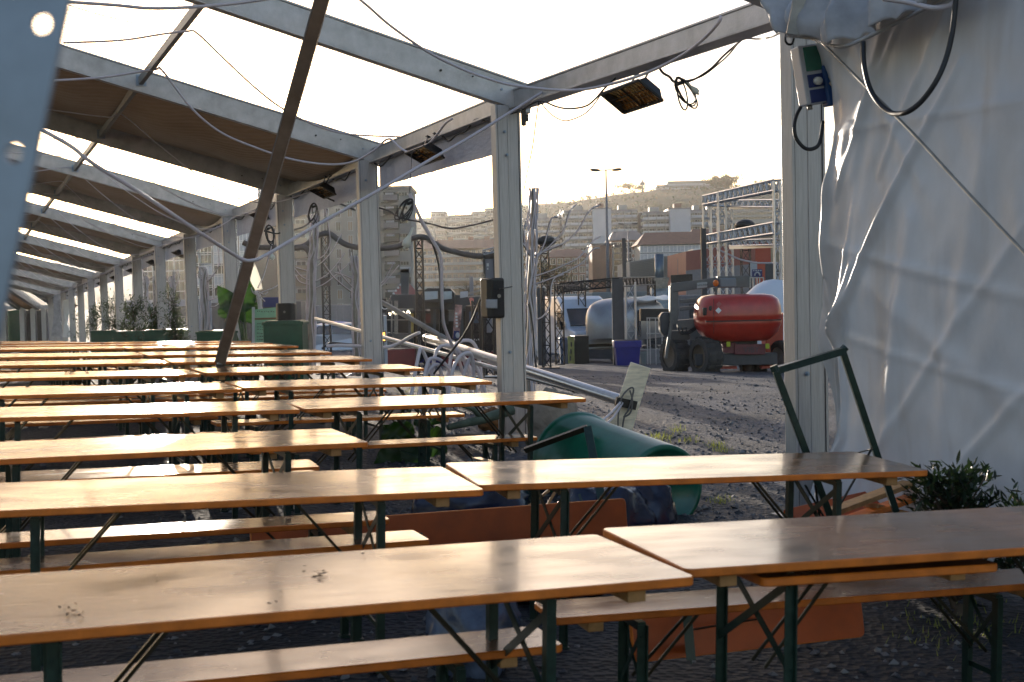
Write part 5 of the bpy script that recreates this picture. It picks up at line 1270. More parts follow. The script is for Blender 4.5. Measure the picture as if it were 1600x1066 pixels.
# ---- boom lift
def lift():
    Y0=33.0; g=at_ground(1140,Y0); o=thing('boom_lift',g,'red and grey wheeled boom lift parked on the gravel seen from its rear','boom lift')
    q=lambda px,py,dy=0:P(px,py,Y0+dy)-g
    MT['lg']=mat('lift_boom_grey',(.11,.115,.115),.45,noise_amt=.2,coat=.1)
    # counterweight hood, rounded box in plan
    c=q(1152,496,.1)
    def hood(b):
        n=28;prof=[(.0,.60),(.62,.60),(.82,.56),(.93,.46),(.985,.28),(1.0,.08),(1.005,-.02),(.985,-.05),(1.0,-.09),(.985,-.20),(.90,-.38),(.76,-.54),(.66,-.60),(0,-.60)]
        vs=[];m=40
        for r,z in prof:
            for k in range(m):
                a=2*PI*k/m; x=math.copysign(abs(math.cos(a))**.55,math.cos(a)); y=math.copysign(abs(math.sin(a))**.7,math.sin(a))
                vs.append(c+V((x*1.10*r,y*.85*r,z*(1-.06*x*0))))
        b.add(vs,[(i*m+k,i*m+(k+1)%m,(i+1)*m+(k+1)%m,(i+1)*m+k) for i in range(len(prof)-1) for k in range(m)])
    part(o,hood,'counterweight_hood',['red'],smooth=True)
    part(o,lambda b:(b.box(c+V((0,-.85,-.07)),(1.9,.03,.035)),b.bar(c+V((-.74,-.80,-.38)),c+V((-.74,-.86,.50)),.012,.02)),'hood_seam',[mat('dark_seam',(.04,.008,.006),.5)])
    part(o,lambda b:(b.box(c+V((-.93,-.60,.18)),(.10,.16,.20)),b.box(c+V((-.80,-.72,.26)),(.08,.06,.12))),'vent',['black'],bevel=.02)
    part(o,lambda b:b.box(c+V((-.62,-.845,.20)),(.11,.012,.11),Euler((0,PI/4,0)).to_matrix()),'warning_label',['white'])
    part(o,lambda b:b.box(c+V((-.60,-.84,.36)),(.10,.012,.10),Euler((0,PI/4,0)).to_matrix()),'warning_label',[mat('faded_red_label',(.40,.10,.09),.5)])
    # chassis
    part(o,lambda b:(b.bar(q(1085,562),q(1212,560),.5,.30),b.bar(q(1062,556,1.4),q(1110,560,.2),.25,.2),b.bar(q(1150,562,.3),q(1190,556,2.2),.4,.25),b.cyl(q(1150,546,.3),q(1150,530,.3),.55,20)),'chassis',['dkgrey'],bevel=.02)
    part(o,lambda b:(b.prism([q(1148,538,-.35),q(1196,538,-.35),q(1196,554,-.35),q(1148,554,-.35)],(0,.2,0)),b.prism([q(1128,534,-.3),q(1150,536,-.3),q(1150,553,-.3),q(1130,551,-.3)],(0,.2,0))),'rear_panel',[mat('dusty_red_panel',(.17,.045,.05),.6,noise_amt=.3)],bevel=.01)
    text_obj('lettering','VIBY',.20,q(1174,547,-.365),(PI/2,0,0),'dkgrey',o,.003)
    for px,pz in((1138,538),(1199,541)): part(o,lambda b:b.box(q(px,pz,-.42),(.10,.04,.13)),'marker_light',[mat('yellow_green_lens',(.35,.40,.02),.3)],bevel=.01)
    part(o,lambda b:(b.bar(q(1122,574,.1),q(1150,574,.1),.3,.07),b.bar(q(1188,574,.2),q(1205,572,.2),.3,.07)),'step',['red'])
    # tall red side panel right
    part(o,lambda b:b.prism([q(1196,520,.5),q(1224,488,.5),q(1224,576,.5),q(1198,576,.5)],(0,.6,0)),'side_panel',['red'],bevel=.02)
    # wheels (rolling axis turned a little)
    for (px,py,dy,r,w) in ((1055,556,.7,.49,.42),(1103,557,-.2,.50,.46),(1177,568,.9,.40,.42),(1222,560,.3,.47,.3)):
        t=wheel(o,q(px,py,dy),r,w,(0,1,0)); t.rotation_euler=(0,0,-PI/2+.42)
    # boom
    def bm(*lst):
        def f(b):
            for (x0,y0,d0,x1,y1,d1,w,h) in lst: b.bar(q(x0,y0,d0),q(x1,y1,d1),w,h)
        return f
    part(o,bm((1050,450,.6,1128,440,.3,.30,.24),(1120,441,.2,1170,440,.2,.30,.30),(1062,471,.6,1105,468,.5,.2,.10),(1062,483,.6,1105,479,.5,.2,.10)),'upper_boom',['lg'],bevel=.015)
    part(o,bm((1058,508,.5,1112,504,.5,.26,.26),),'lower_boom',['lg'],bevel=.015)
    part(o,lambda b:(b.prism([q(1047,447,.45),q(1055,446,.45),q(1060,458,.45),q(1061,490,.45),q(1058,505,.45),q(1050,508,.45),q(1047,500,.45)],(0,.30,0)),b.bar(q(1050,500,.4),q(1040,560,.4),.08,.08)),'knuckle',['lg'],bevel=.01)
    part(o,lambda b:(b.prism([q(1031,494,.6),q(1036,488,.6),q(1048,488,.6),q(1048,520,.6),q(1038,526,.6),q(1032,518,.6)],(0,.4,0)),b.box(q(1062,524,.6),(.5,.3,.25))),'motor_cover',['dkgrey'],bevel=.03)
    part(o,lambda b:(b.box(q(1136,442,.15),(.42,.35,.24)),),'control_housing',[mat('lift_housing_blue_grey',(.16,.18,.20),.45)],bevel=.03)
    part(o,lambda b:(b.prism([q(1089,442,.12),q(1105,440.5,.12),q(1105,449,.12),q(1089,451,.12)],(0,-.012,0))),'name_plate',[mat('pale_plate',(.33,.36,.36),.5)])
    text_obj('plate_lettering','HAOUNZA',.055,q(1097.5,445.5,-.03+.12)+V((0,-.0,0)),(PI/2,-.03,0),'black',o,.002)
    part(o,lambda b:(b.ell(q(1118.5,442.5,-.1),(.075,.075,.085),14,9)),'beacon',[mat('amber_beacon',(.75,.22,.03),.25,trans=((.9,.3,.05),.4))],smooth=True)
    part(o,lambda b:(b.cyl(q(1118.5,448,-.1),q(1118.5,463,-.1),.03,8),b.prism([q(1114,450,-.05),q(1122,450,-.05),q(1119,463,-.05)],(0,.04,0))),'beacon_stand',['lg'])
    part(o,lambda b:[b.tube(smoothpts([q(1060+k*6,512,.3),q(1064+k*5,522,.2),q(1075+k*4,518,.2),q(1085+k*3,512,.3)],4),.02,5) for k in range(3)],'hydraulic_hose',['blackcable'],smooth=True)
lift()
# ---- silver truss tower
def tower():
    g=at_ground(1106,58); o=thing('silver_truss_tower',g,'open silver truss tower with two levels of beams behind the boom lift','truss frame')
    cols=[(1106,58,306),(1118,61,306),(1130,54,300),(1141,61,312),(1216,45,283)]
    for px,Y,py in cols:
        a=at_ground(px,Y); t=P(px,py,Y); part(o,lambda b:truss_mb(b,a-g,V((a.x,a.y,t.z))-g,.30 if Y>46 else .22,.028,bay=.5),'column',['truss_s'])
    for (x0,y0,Y0,x1,y1,Y1,s) in ((1104,313,58,1217,289,45,.38),(1104,375,58,1217,356,45,.38),(1143,318,61,1217,318,54,.30),(1143,380,61,1217,378,54,.25),(1106,316,58,1141,318,61,.3)):
        part(o,lambda b:truss_mb(b,P(x0,y0,Y0)-g,P(x1,y1,Y1)-g,s,.035,bay=.42),'beam',['truss_s'])
    for (x0,y0,x1,y1) in ((1141,318,1217,316),(1141,381,1217,378)):
        part(o,lambda b:b.bar(P(x0,y0+6,60)-g,P(x1,y1+6,56)-g,.12,.16),'cross_rail',['truss_s'])
tower()
cable([(1119,389,57),(1135,396,57),(1155,405,57),(1172,409,57),(1184,411,57),(1215,411,57)],.04,'whitecable','pale rope slung across inside the silver truss tower','rope')
# signs in the tower
def sign(name,px0,px1,py0,py1,Y,m,lab,cat='sign'):
    c=P((px0+px1)/2,(py0+py1)/2,Y); o=thing(name,c,lab,cat); w=(px1-px0)*Y/2000;h=(py1-py0)*Y/2000
    part(o,lambda b:b.box((0,0,0),(w,.04,h)),'board',[m]); return o,w,h
MT['signblue']=mat('sign_dark_blue',(.02,.03,.14),.4)
MT['pale']=mat('pale_sheet',(.45,.48,.52),.6,noise_amt=.2,noise_scale=3)
o,w,h=sign('white_banner',1172.5,1183,409,432,60,'pale','small white banner hanging from the rope in the truss tower','banner')
o,w,h=sign('blue_sign',1175,1191,421,433,59.5,'signblue','dark blue sign with a pale arch emblem below the white banner')
part(o,lambda b:b.tube([(.12*math.cos(t)*1.0,-.03,-.12+.16*math.sin(t)) for t in [PI*j/10 for j in range(11)]],.035,6),'emblem',['pale'],smooth=True)
part(o,lambda b:[b.box((-.16+.11*k,-.025,.12),(.07,.01,.05)) for k in range(4)],'lettering',['pale'])
for k in range(7):
    pass
o=thing('metal_rack',at_ground(1183,56),'pale upright metal racks below the blue sign','rack')
part(o,lambda b:[b.bar((P(x,433,56)-o.location),(P(x,450,56)-o.location),.04,.04) for x in(1172,1177,1183,1187,1193)]+[b.bar(P(1172,434,56)-o.location,P(1193,434,56)-o.location,.04,.04)]+[b.bar(V((x,0,0)),V((x,0,1.6)),.05,.05) for x in(-.3,.3)],'rack_frame',['alu'])
# ---- low screens, duct, counter
def duct():
    g=at_ground(1030,60); o=thing('steel_duct',g,'upright round steel chimney duct over a dull metal box left of the boom lift','duct')
    q=lambda px,py,dy=0:P(px,py,60+dy)-g
    part(o,lambda b:b.cyl(q(1030,450),q(1030,397),.21,20),'pipe',[mat('duct_blue_steel',(.16,.20,.24),.35,.6,noise_amt=.2)],smooth=True)
    part(o,lambda b:b.prism([q(1013,434,-.4),q(1046,434,-.4),q(1040,455,-.4),q(1020,455,-.4)],(0,.8,0)),'hood',[MT['alu_dark']])
    part(o,lambda b:b.box((q(1033,467)),(.95,.8,1.0)),'metal_box',['galv'],bevel=.02)
    part(o,lambda b:b.box((0,0,.9),(1.5,.8,1.8)),'base_unit',['dkgrey'])
duct()
def counter():
    g=at_ground(1028,44); o=thing('bar_counter',g,'dark counter with thin metal rails left of the boom lift','counter')
    q=lambda px,py,dy=0:P(px,py,44+dy)-g
    part(o,lambda b:b.bar(q(1000,492),q(1048,492),.6,.42),'counter_front',['black'])
    part(o,lambda b:[b.bar(q(x,497,-.3),V((q(x,497,-.3).x,q(x,497,-.3).y,0)),.03,.03) for x in(1011,1015,1024,1034,1044)]+[b.bar(q(1010,521,-.3),q(1046,521,-.3),.03,.03),b.bar(q(1010,497,-.3),q(1046,497,-.3),.03,.03)],'rail',['alu'])
    part(o,lambda b:b.box((0,.6,.25),(1.2,.4,.5)),'plinth',['grey'])
counter()
def big_pot(px0,px1,py0,py1,Y,lab,m,rimm=None,name='plant_pot'):
    pxc=(px0+px1)/2; g=G(pxc,py1,0) if Y is None else at_ground(pxc,Y); Y=g.y
    h=P(pxc,py0,Y).z-g.z; w=(px1-px0)*Y/2000; o=thing(name,g,lab,'planter')
    def f(b):
        a=w*.40;t=w*.46
        b.add([(-a,-a,0),(a,-a,0),(a,a,0),(-a,a,0),(-t,-t,h*.72),(t,-t,h*.72),(t,t,h*.72),(-t,t,h*.72)],[(3,2,1,0),(0,1,5,4),(1,2,6,5),(2,3,7,6),(3,0,4,7)])
    part(o,f,'pot_body',[m],bevel=.02)
    part(o,lambda b:b.box((0,0,h*.86),(w,w,h*.28)),'rim',[rimm or m],bevel=.02)
    part(o,lambda b:b.box((0,0,h-.0),(w*.86,w*.86,.03)),'soil',[MT['bark']])
    return o
big_pot(957,999,532,569,41.0,'big royal blue plastic planter pot in front of the silver caravan','blue')
big_pot(649,703,509,567,None,'blue planter with a pale top band left of the fallen steel tube','blue',mat('pale_blue_band',(.35,.42,.55),.5),'banded_planter')
big_pot(872,888,528,556,44.5,'small pale blue tub beside the green and yellow box',mat('pale_blue_tub',(.12,.17,.27),.5),None,'tub')
big_pot(998,1008,549,567,42.5,'pale grey-green tub right of the big blue planter',mat('grey_green_tub',(.14,.18,.19),.5),None,'tub')
def gbox():
    g=at_ground(904,43.5); o=thing('display_box',g,'black box with a yellow-green lit side panel in front of the white van','display box',rz=.0); Y=g.y; q=lambda px,py,dy=0:P(px,py,Y+dy)-g
    h=q(904,525).z
    part(o,lambda b:b.prism([(q(898,558).x,0,0),(q(921,556).x,.2,0),(q(921,556).x,.2,h),(q(898,558).x,0,h)],(-.1,.7,0)),'box_body',['black'],bevel=.01)
    part(o,lambda b:b.prism([(q(888,557).x,.35,.02),(q(897.5,557).x,-.02,.02),(q(897.5,557).x,-.02,h-.01),(q(888,557).x,.35,h-.01)],(0,.04,0)),'side_panel',[mat('yellow_green_panel',(.30,.34,.10),.5,noise_amt=.4,noise_scale=3)],bevel=.005)
    part(o,lambda b:[b.box((q(891.5,557).x+.02*k,.16-.02*k,h*(.2+.25*k)),(.05,.02,h*.16),Euler((0,0,-.9)).to_matrix()) for k in range(3)],'lettering',['dkgrey'])
gbox()
# ---- street lamp
def street_lamp(px,py,Y,arm,lab,s=1,m='grey',heads=2):
    g=at_ground(px,Y); h=P(px,py,Y).z-g.z; o=thing('street_lamp',g,lab,'street lamp')
    part(o,lambda b:b.tube([(0,0,0),(0,0,h*.5),(0,0,h)],[.16*s,.12*s,.06*s],10),'lamp_post',[m],smooth=True)
    part(o,lambda b:b.tube([(-arm*.5 if heads==2 else 0,0,h+.02),(arm*.5,0,h+.02)],.05*s,6),'arm',[m])
    for sx in((-1,1) if heads==2 else (1,)):
        part(o,lambda b:b.ell((sx*arm*.72,0,h+.03),(arm*.36,.22*s,.12*s),14,8,rot=Euler((0,-.08*sx,0)).to_matrix()),'lamp_head',['dkgrey'],smooth=True)
street_lamp(950.5,266,110,1.3,'tall double headed street lamp rising above the flats in the open bay',1.1)
street_lamp(983,350,190,1.4,'smaller farther street lamp in front of the pale flats',1.0,heads=2)
street_lamp(1060,404,105,.6,'thin lamp post in front of the grey striped warehouse',.5,heads=1)
# ---- food market on the left gap
def market():
    g=at_ground(690,40); o=thing('food_stall',g,'dark food stall with an awning, windows and string lights seen in the left gap','stall'); q=lambda px,py,dy=0:P(px,py,40+dy)-g
    gb=lambda px,dy=0:V((q(px,500,dy).x,q(px,500,dy).y,gz(0,0)*0-.0))
    part(o,lambda b:b.prism([q(604,482),q(612,460),q(790,462),q(790,486)],(0,3,0)),'canopy',[mat('charcoal_canopy',(.035,.04,.045),.6)],bevel=.02)
    part(o,lambda b:b.prism([q(660,455,-.4),q(668,450,-.4),q(704,451,-.4),q(710,458,-.4),q(710,474,-.4),q(660,474,-.4)],(0,.8,0)),'hatch_frame',['black'],bevel=.02)
    for x0,x1 in((662,684),(688,706)):
        part(o,lambda b:b.prism([q(x0,456,-.45),q(x1,455,-.45),q(x1,467,-.45),q(x0,469,-.45)],(0,.04,0)),'window',[mat('pale_film_window',(.42,.48,.50),.3,noise_amt=.3,noise_scale=3)])
    part(o,lambda b:b.prism([q(604,486,2.5),q(790,486,2.5),q(790,562,2.5),q(604,562,2.5)],(0,.2,0)),'back_wall',[mat('stall_back_wall',(.02,.02,.022),.6,noise_amt=.6,noise_scale=2)])
    for x in(612,640,655,679,722,750,788):
        part(o,lambda b:b.bar(q(x,480,.1),q(x,566,.1),.08,.08),'stall_post',['dkgrey'])
    for (x0,x1,y0,y1,m) in ((672,700,482,507,mat('menu_board_brown',(.05,.04,.035),.5,noise_amt=.4)),(701,709,480,502,'grey'),(665,673,490,505,mat('dark_red_board',(.12,.02,.015),.5)),(640,646,490,520,mat('yellow_post_cover',(.35,.27,.06),.5))):
        part(o,lambda b:b.prism([q(x0,y0,.6),q(x1,y0,.6),q(x1,y1,.6),q(x0,y1,.6)],(0,.1,0)),'board',[m])
    part(o,lambda b:b.prism([q(604,520,.5),q(645,522,.5),q(645,560,.5),q(604,560,.5)],(0,.5,0)),'counter',[mat('stall_counter_steel',(.10,.11,.12),.35,.5,noise_amt=.3)])
    BL=mat('string_bulb',(.8,.75,.6),.3,emit=((1,.85,.6),2.0))
    r=random.Random(2)
    for k in range(24):
        x=608+k*1.4; part(o,lambda b:b.ell(q(x,489+2.5*math.sin(k*1.1)+r.uniform(-1,1),0),(.022,.022,.03),6,4),'bulb',[BL],smooth=True)
    part(o,lambda b:b.tube([q(606+k*1.5,488+2.5*math.sin(k*1.1),0) for k in range(24)],.008,4),'light_string',['blackcable'])
    part(o,lambda b:[b.bar(q(x,470,-.1),q(x,522,-.1),.03,.03) for x in(612,617,619,621)]+[b.bar(q(600,x,-.1),q(646,x,-.1),.03,.03) for x in(483,500)],'rail_frame',['alu_dark'])
market()
def red_tent():
    g=at_ground(634,52); o=thing('red_tent',g,'small red pointed tent roof with bulbs behind the dark stall','tent'); q=lambda px,py,dy=0:P(px,py,52+dy)-g
    part(o,lambda b:(b.add([q(608,468),q(660,468),q(660,468,3),q(608,468,3),q(633,434,1.5)],[(0,1,4),(1,2,4),(2,3,4),(3,0,4)])),'tent_roof',[mat('brick_red_canvas',(.20,.045,.035),.6)])
    for x,d in((609,0),(659,0),(609,3),(659,3)): part(o,lambda b:b.bar(q(x,468,d),V((q(x,468,d).x,q(x,468,d).y,0)),.08,.08),'tent_pole',['dkgrey'])
    for k in range(7): part(o,lambda b:b.ell(q(633-3.6*k,436+4.6*k,0),(.05,.05,.05),6,4),'bulb',['white'])
red_tent()
def pilar():
    g=at_ground(631,47); o=thing('dark_chimney_stack',g,'dark boxy chimney standing in front of the red tent','chimney'); q=lambda px,py,dy=0:P(px,py,47+dy)-g
    part(o,lambda b:b.prism([q(625,420),q(640,420),q(637,460),q(627,460)],(0,.4,0)),'stack',[mat('dark_stack',(.06,.065,.07),.6)])
    part(o,lambda b:b.prism([q(625,417),q(640,417),q(640,426),q(625,426)],(0,.42,0)),'cap',['pale'])
    part(o,lambda b:b.bar(q(632,460,.2),V((q(632,460,.2).x,q(632,460,.2).y,0)),.3,.3),'stand',['dkgrey'])
pilar()
# red barrier blocks
for (x0,x1,y0,y1,Y,lab) in ((594,648,547,573,None,'low dark red barrier left of the banded planter'),(690,776,552,572,None,'low dark red barrier behind the thick fallen tube')):
    g=G((x0+x1)/2,y1); w=(x1-x0)*g.y/2000; h=P(x0,y0,g.y).z-g.z; o=thing('red_barrier',g,lab,'barrier')
    part(o,lambda b:b.prism([(-w/2,0,0),(w/2,0,0),(w/2,0,h*1.05),(-w/2,0,h*.95)],(0,.5,0)),'barrier_body',[mat('dark_red_vinyl',(.16,.012,.018),.5,noise_amt=.2)],bevel=.01)
    part(o,lambda b:b.box((0,.25,h+.015),(w*.98,.4,.02)),'top_strip',['dkgrey'])
# EO board and lantern
o,w,h=sign('letter_board',589,604,467,489,34,'black','black board with the white letters EO just right of the second post')
text_obj('lettering','EO',.26,(.02,-.03,-.02),(PI/2,0,0),'white',o,.003)
part(o,lambda b:b.bar((0,.05,-h/2),(0,.05,-1.9),.06,.06),'stand',['dkgrey'])
slab(590.5,602,493,36,'pale blue-white fridge below the letter board','pale','fridge','fridge',.5)
def lantern():
    c=P(597,526,30); o=thing('amber_lantern',c,'glowing amber lantern just right of the second post','lantern')
    part(o,lambda b:b.cyl((0,0,-.10),(0,0,.10),.07,12),'lantern_glass',[mat('amber_glow',(.8,.35,.05),.4,emit=((1,.45,.08),1.4))],smooth=True)
    part(o,lambda b:(b.cyl((0,0,.10),(0,0,.13),.09,12),b.cyl((0,0,-.13),(0,0,-.10),.09,12),[b.bar((.08*math.cos(a),.08*math.sin(a),-.1),(.08*math.cos(a),.08*math.sin(a),.1),.012,.012) for a in (0,1.57,3.14,4.71)]),'lantern_frame',['black'])
    part(o,lambda b:b.bar((0,0,-.13),(0,0,at_ground(597,30).z-c.z),.05,.05),'stand',['black'])
lantern()
# poster banner with red and white picture
def poster():
    Y=30; g=at_ground(714,Y); o=thing('poster_banner',g,'tall narrow poster banner in pink, white and brown left of the monitor stand','poster'); q=lambda px,py,dy=0:P(px,py,Y+dy)-g
    m=mat('poster_print',(.55,.32,.28),.5,noise_amt=.9,noise_scale=6,col2=(.06,.03,.03))
    part(o,lambda b:b.prism([q(711,476),q(722,477),q(718,530),q(707,529)],(0,.04,0)),'print',[m])
    part(o,lambda b:b.prism([q(709,517,-.02),q(718,517,-.02),q(717,530,-.02),q(708,529,-.02)],(0,.02,0)),'print_emblem',['signblue'])
    part(o,lambda b:b.ell(q(715,524,-.05),(.05,.02,.07),10,6),'print_figure',['pale'],smooth=True)
    part(o,lambda b:[b.box(q(713+.2*k,490+5*k,-.03),(.05,.02,.045)) for k in range(5)],'print_letters',['white'])
    part(o,lambda b:(b.bar(q(709,530),q(709,560),.03,.03),b.bar(q(716,530),q(716,560),.03,.03)),'stand',['black'])
poster()
def monitor():
    Y=31; g=at_ground(740,Y); o=thing('monitor_stand',g,'dark stand with a bluish screen and shelves left of the black mast','stand'); q=lambda px,py,dy=0:P(px,py,Y+dy)-g
    part(o,lambda b:b.prism([q(727,478),q(750,478),q(750,552),q(727,552)],(0,.5,0)),'cabinet',['black'],bevel=.01)
    part(o,lambda b:b.prism([q(733,487,-.02),q(748,487,-.02),q(748,505,-.02),q(733,505,-.02)],(0,.02,0)),'screen',[mat('dim_blue_screen',(.05,.08,.13),.2)])
    part(o,lambda b:(b.box(q(739,531,-.02),(.30,.03,.04)),b.box(q(739,545,-.02),(.30,.03,.03))),'shelf_edge',['pale'])
    part(o,lambda b:[b.tube([q(737,478,-.1),q(735+1.3*k,468-abs(k-1)*-1,-.1),q(733.5+1.9*k,465+abs(k-1.5),-.1)],.02,5) for k in range(4)],'paper_flame',[mat('red_white_paper',(.62,.22,.18),.6)],smooth=True)
    part(o,lambda b:b.prism([q(719,456,-.1),q(731,455,-.1),q(731,464,-.1),q(719,466,-.1)],(0,.1,0)),'lamp_panel',['pale'])
    part(o,lambda b:(b.bar(q(731,459,0),q(757,452,0),.05,.05),b.bar(q(731,464,0),q(757,462,0),.04,.04)),'arm',['alu_dark'])
monitor()
# grey screen with truss top left of the central post
def screen():
    Y=28; g=at_ground(768,Y+1); o=thing('grey_screen',g,'tall grey screen topped by a short truss left of the central post','screen'); q=lambda px,py,dy=0:P(px,py,Y+dy)-g
    part(o,lambda b:b.prism([q(757,396),q(772,392),q(772,520),q(757,520)],(0,.05,0)),'screen_cloth',[mat('grey_screen_cloth',(.22,.22,.25),.7)])
    part(o,lambda b:b.prism([q(773.5,392),q(786,390),q(786,520),q(773.5,520)],(0,.05,0)),'screen_cloth',[mat('grey_screen_cloth_pale',(.30,.30,.32),.7)])
    part(o,lambda b:truss_mb(b,q(755,395,-.1),q(790,386,-.1),.10,.012,bay=.12),'top_truss',['truss_s'])
    part(o,lambda b:[b.bar(q(x,394,-.05),V((q(x,394,-.05).x,q(x,394,-.05).y,0)),.05,.05) for x in(756,772.5,788)],'upright',['black'])
    part(o,lambda b:(b.box(q(762,414,-.02),(.05,.01,.07)),b.box(q(762,420,-.02),(.03,.01,.04))),'emblem',['white'])
screen()
# mint board, dark sign band, bright sheet
def mint():
    Y=23; g=at_ground(414,Y); o=thing('mint_board',g,'mint green printed board behind the dark green box','board'); q=lambda px,py,dy=0:P(px,py,Y+dy)-g
    part(o,lambda b:b.prism([q(397,484),q(433,480),q(433,552),q(397,552)],(0,.05,0)),'board_face',[mat('mint_print',(.22,.46,.33),.5,noise_amt=.25,noise_scale=4)])
    part(o,lambda b:b.prism([q(398,497,-.01),q(433,496,-.01),q(433,499,-.01),q(398,500,-.01)],(0,.01,0)),'print_band',[mat('mint_band_brown',(.15,.10,.05),.6)])
    def wr(b):
        r=random.Random(4)
        for row,y in enumerate((487,506,511,515,521,526,531)):
            x=402
            while x<(431 if row<1 else 416):
                w=r.uniform(1,2.6); b.box(q(x+w/2,y+r.uniform(-.6,.6),-.015),(w*Y/2000,.008,.012+.006*(row>3))); x+=w+r.uniform(1.2,2.4)
    part(o,wr,'lettering',['black'])
    part(o,lambda b:b.bar(q(396,480),q(396,552),.03,.05),'board_edge',['pale'])
mint()
slab(411,441,465,27,'dark navy fascia band above the mint green board','signblue','fascia_band','sign',.1,480)
def sail():
    g=at_ground(398,26); o=thing('bright_sheet',g,'bright white backlit sheet right of the fallen beam above the banana plant','sheet'); q=lambda px,py,dy=0:P(px,py,26+dy)-g
    part(o,lambda b:b.prism([q(391,395),q(396,408),(q(402,422)),q(407,436),q(410,452),q(393,455),q(391,455)],(0,.03,0)),'sheet_cloth',[mat('backlit_white_cloth',(.8,.8,.78),.6,trans=((.95,.92,.85),.7))])
    part(o,lambda b:b.bar(q(392,455),V((q(392,455).x,0,0)),.05,.05),'sheet_pole',['dkgrey'])
sail()
# ---- BUILDINGS
def win_mesh(w,h,frame,glassm='glass',bars=1):
    b=MB(); b.box((0,-.06,0),(w,.12,h)); b.mi(1); t=.09
    for x in(-w/2,w/2): b.box((x,-.09,0),(t,.16,h+t))
    for z in(-h/2,h/2): b.box((0,-.09,z),(w+t*1.02,.165,t))
    for k in range(bars): b.box((-w/2+w*(k+1)/(bars+1),-.09,0),(t*.7,.155,h-t))
    me=bpy.data.meshes.new('window'); me.from_pydata(b.v,[],b.f)
    me.materials.append(MT[glassm]); me.materials.append(MT[frame])
    for p,k in zip(me.polygons,b.m): p.material_index=k
    return me
def building(name,lab,px0,px1,pytop,Y,D,wallm,floor_px,cols,ww,wh,frame='white',yaw=0,roofm='grey',roof='flat',balc=None,pybase=None,blinds=None,skiprows=0,winskip=0,cat='building',parapet=.5,glassm='glass',bars=1,rows=None):
    a=P(px0,pytop,Y); e=P(px1,pytop,Y); W=(e.x-a.x)/math.cos(yaw); z0=gz(a.x,Y) if pybase is None else P(px0,pybase,Y).z
    H=a.z-z0; o=thing(name,V((a.x,Y,z0)),lab,cat,rz=yaw)
    part(o,lambda b:b.box((W/2,D/2,H/2-1),(W,D,H+2)),'wall',[wallm])
    if roof=='flat': part(o,lambda b:b.box((W/2,D/2,H+parapet/2),(W+.6,D+.6,parapet)),'roof',[roofm])
    elif roof=='hip':
        part(o,lambda b:b.add([(-.8,-.8,H),(W+.8,-.8,H),(W+.8,D+.8,H),(-.8,D+.8,H),(W*.12,D/2,H+parapet),(W*.88,D/2,H+parapet)],[(0,1,5,4),(1,2,5),(2,3,4,5),(3,0,4),(3,2,1,0)]),'roof',[roofm])
    fh=floor_px*Y/2000; n=int((H-parapet*.0)/fh); n=rows or min(n,n)
    me=win_mesh(ww,wh,frame,glassm,bars); r=random.Random(int(px0*7+Y)); cnt=0
    shut=win_mesh(ww,wh,frame,blinds,bars) if blinds else me
    for k in range(n):
        z=H-fh*(k+.55)
        if z<1.0: break
        for c in range(cols):
            if winskip and (c%winskip)==winskip-1: continue
            if cnt>=96: break
            w=bpy.data.objects.new('window',shut if (blinds and r.random()<.4) else me); COL.objects.link(w); w.parent=o; w.location=(W*(c+.5)/cols,-.0,z); cnt+=1
        if balc: 
            bm,x0,x1,bh=balc
            part(o,lambda b:(b.box((W*(x0+x1)/2,-.7,z-fh*.42),(W*(x1-x0),1.4,.22)),b.box((W*(x0+x1)/2,-1.38,z-fh*.42+bh/2),(W*(x1-x0),.10,bh))),'balcony',[bm])
    return o,W,H,D
MT['cream']=mat('cream_render',(.25,.26,.245),.8,noise_amt=.12,noise_scale=.3)
MT['paleblue']=mat('pale_grey_render',(0.228,0.252,0.258),.8,noise_amt=.10,noise_scale=.3)
MT['flatslab']=mat('flat_white_balcony',(.52,.54,.57),.7,noise_amt=.1); MT['flatwall']=mat('flat_pale_wall',(.30,.32,.35),.8,noise_amt=.12,noise_scale=.3); MT['gable']=mat('flat_blank_gable',(.46,.49,.54),.8,noise_amt=.1,noise_scale=.2); MT['clad']=mat('warehouse_rib',(.24,.25,.26),.5); MT['dbrown']=mat('dark_brown_cladding',(0.034,0.045,0.039),.7,noise_amt=.2,noise_scale=.6)
MT['tan']=mat('tan_brick',(0.168,0.119,0.077),.8,noise_amt=.15,noise_scale=.5)
MT['ochre']=mat('ochre_brick',(0.208,0.136,0.072),.8,noise_amt=.15,noise_scale=.5)
MT['brick']=mat('red_brown_brick',(.20,.10,.065),.8,noise_amt=.2,noise_scale=.5)
MT['tile']=mat('red_roof_tile',(.22,.10,.065),.8,noise_amt=.25,noise_scale=1)
MT['slab']=mat('pale_balcony_slab',(0.312,0.319,0.312),.7,noise_amt=.1)
MT['blind']=mat('tan_roller_blind',(.22,.18,.12),.6)
MT['pink']=mat('salmon_wall',(0.306,0.117,0.090),.7,noise_amt=.12,noise_scale=.8)
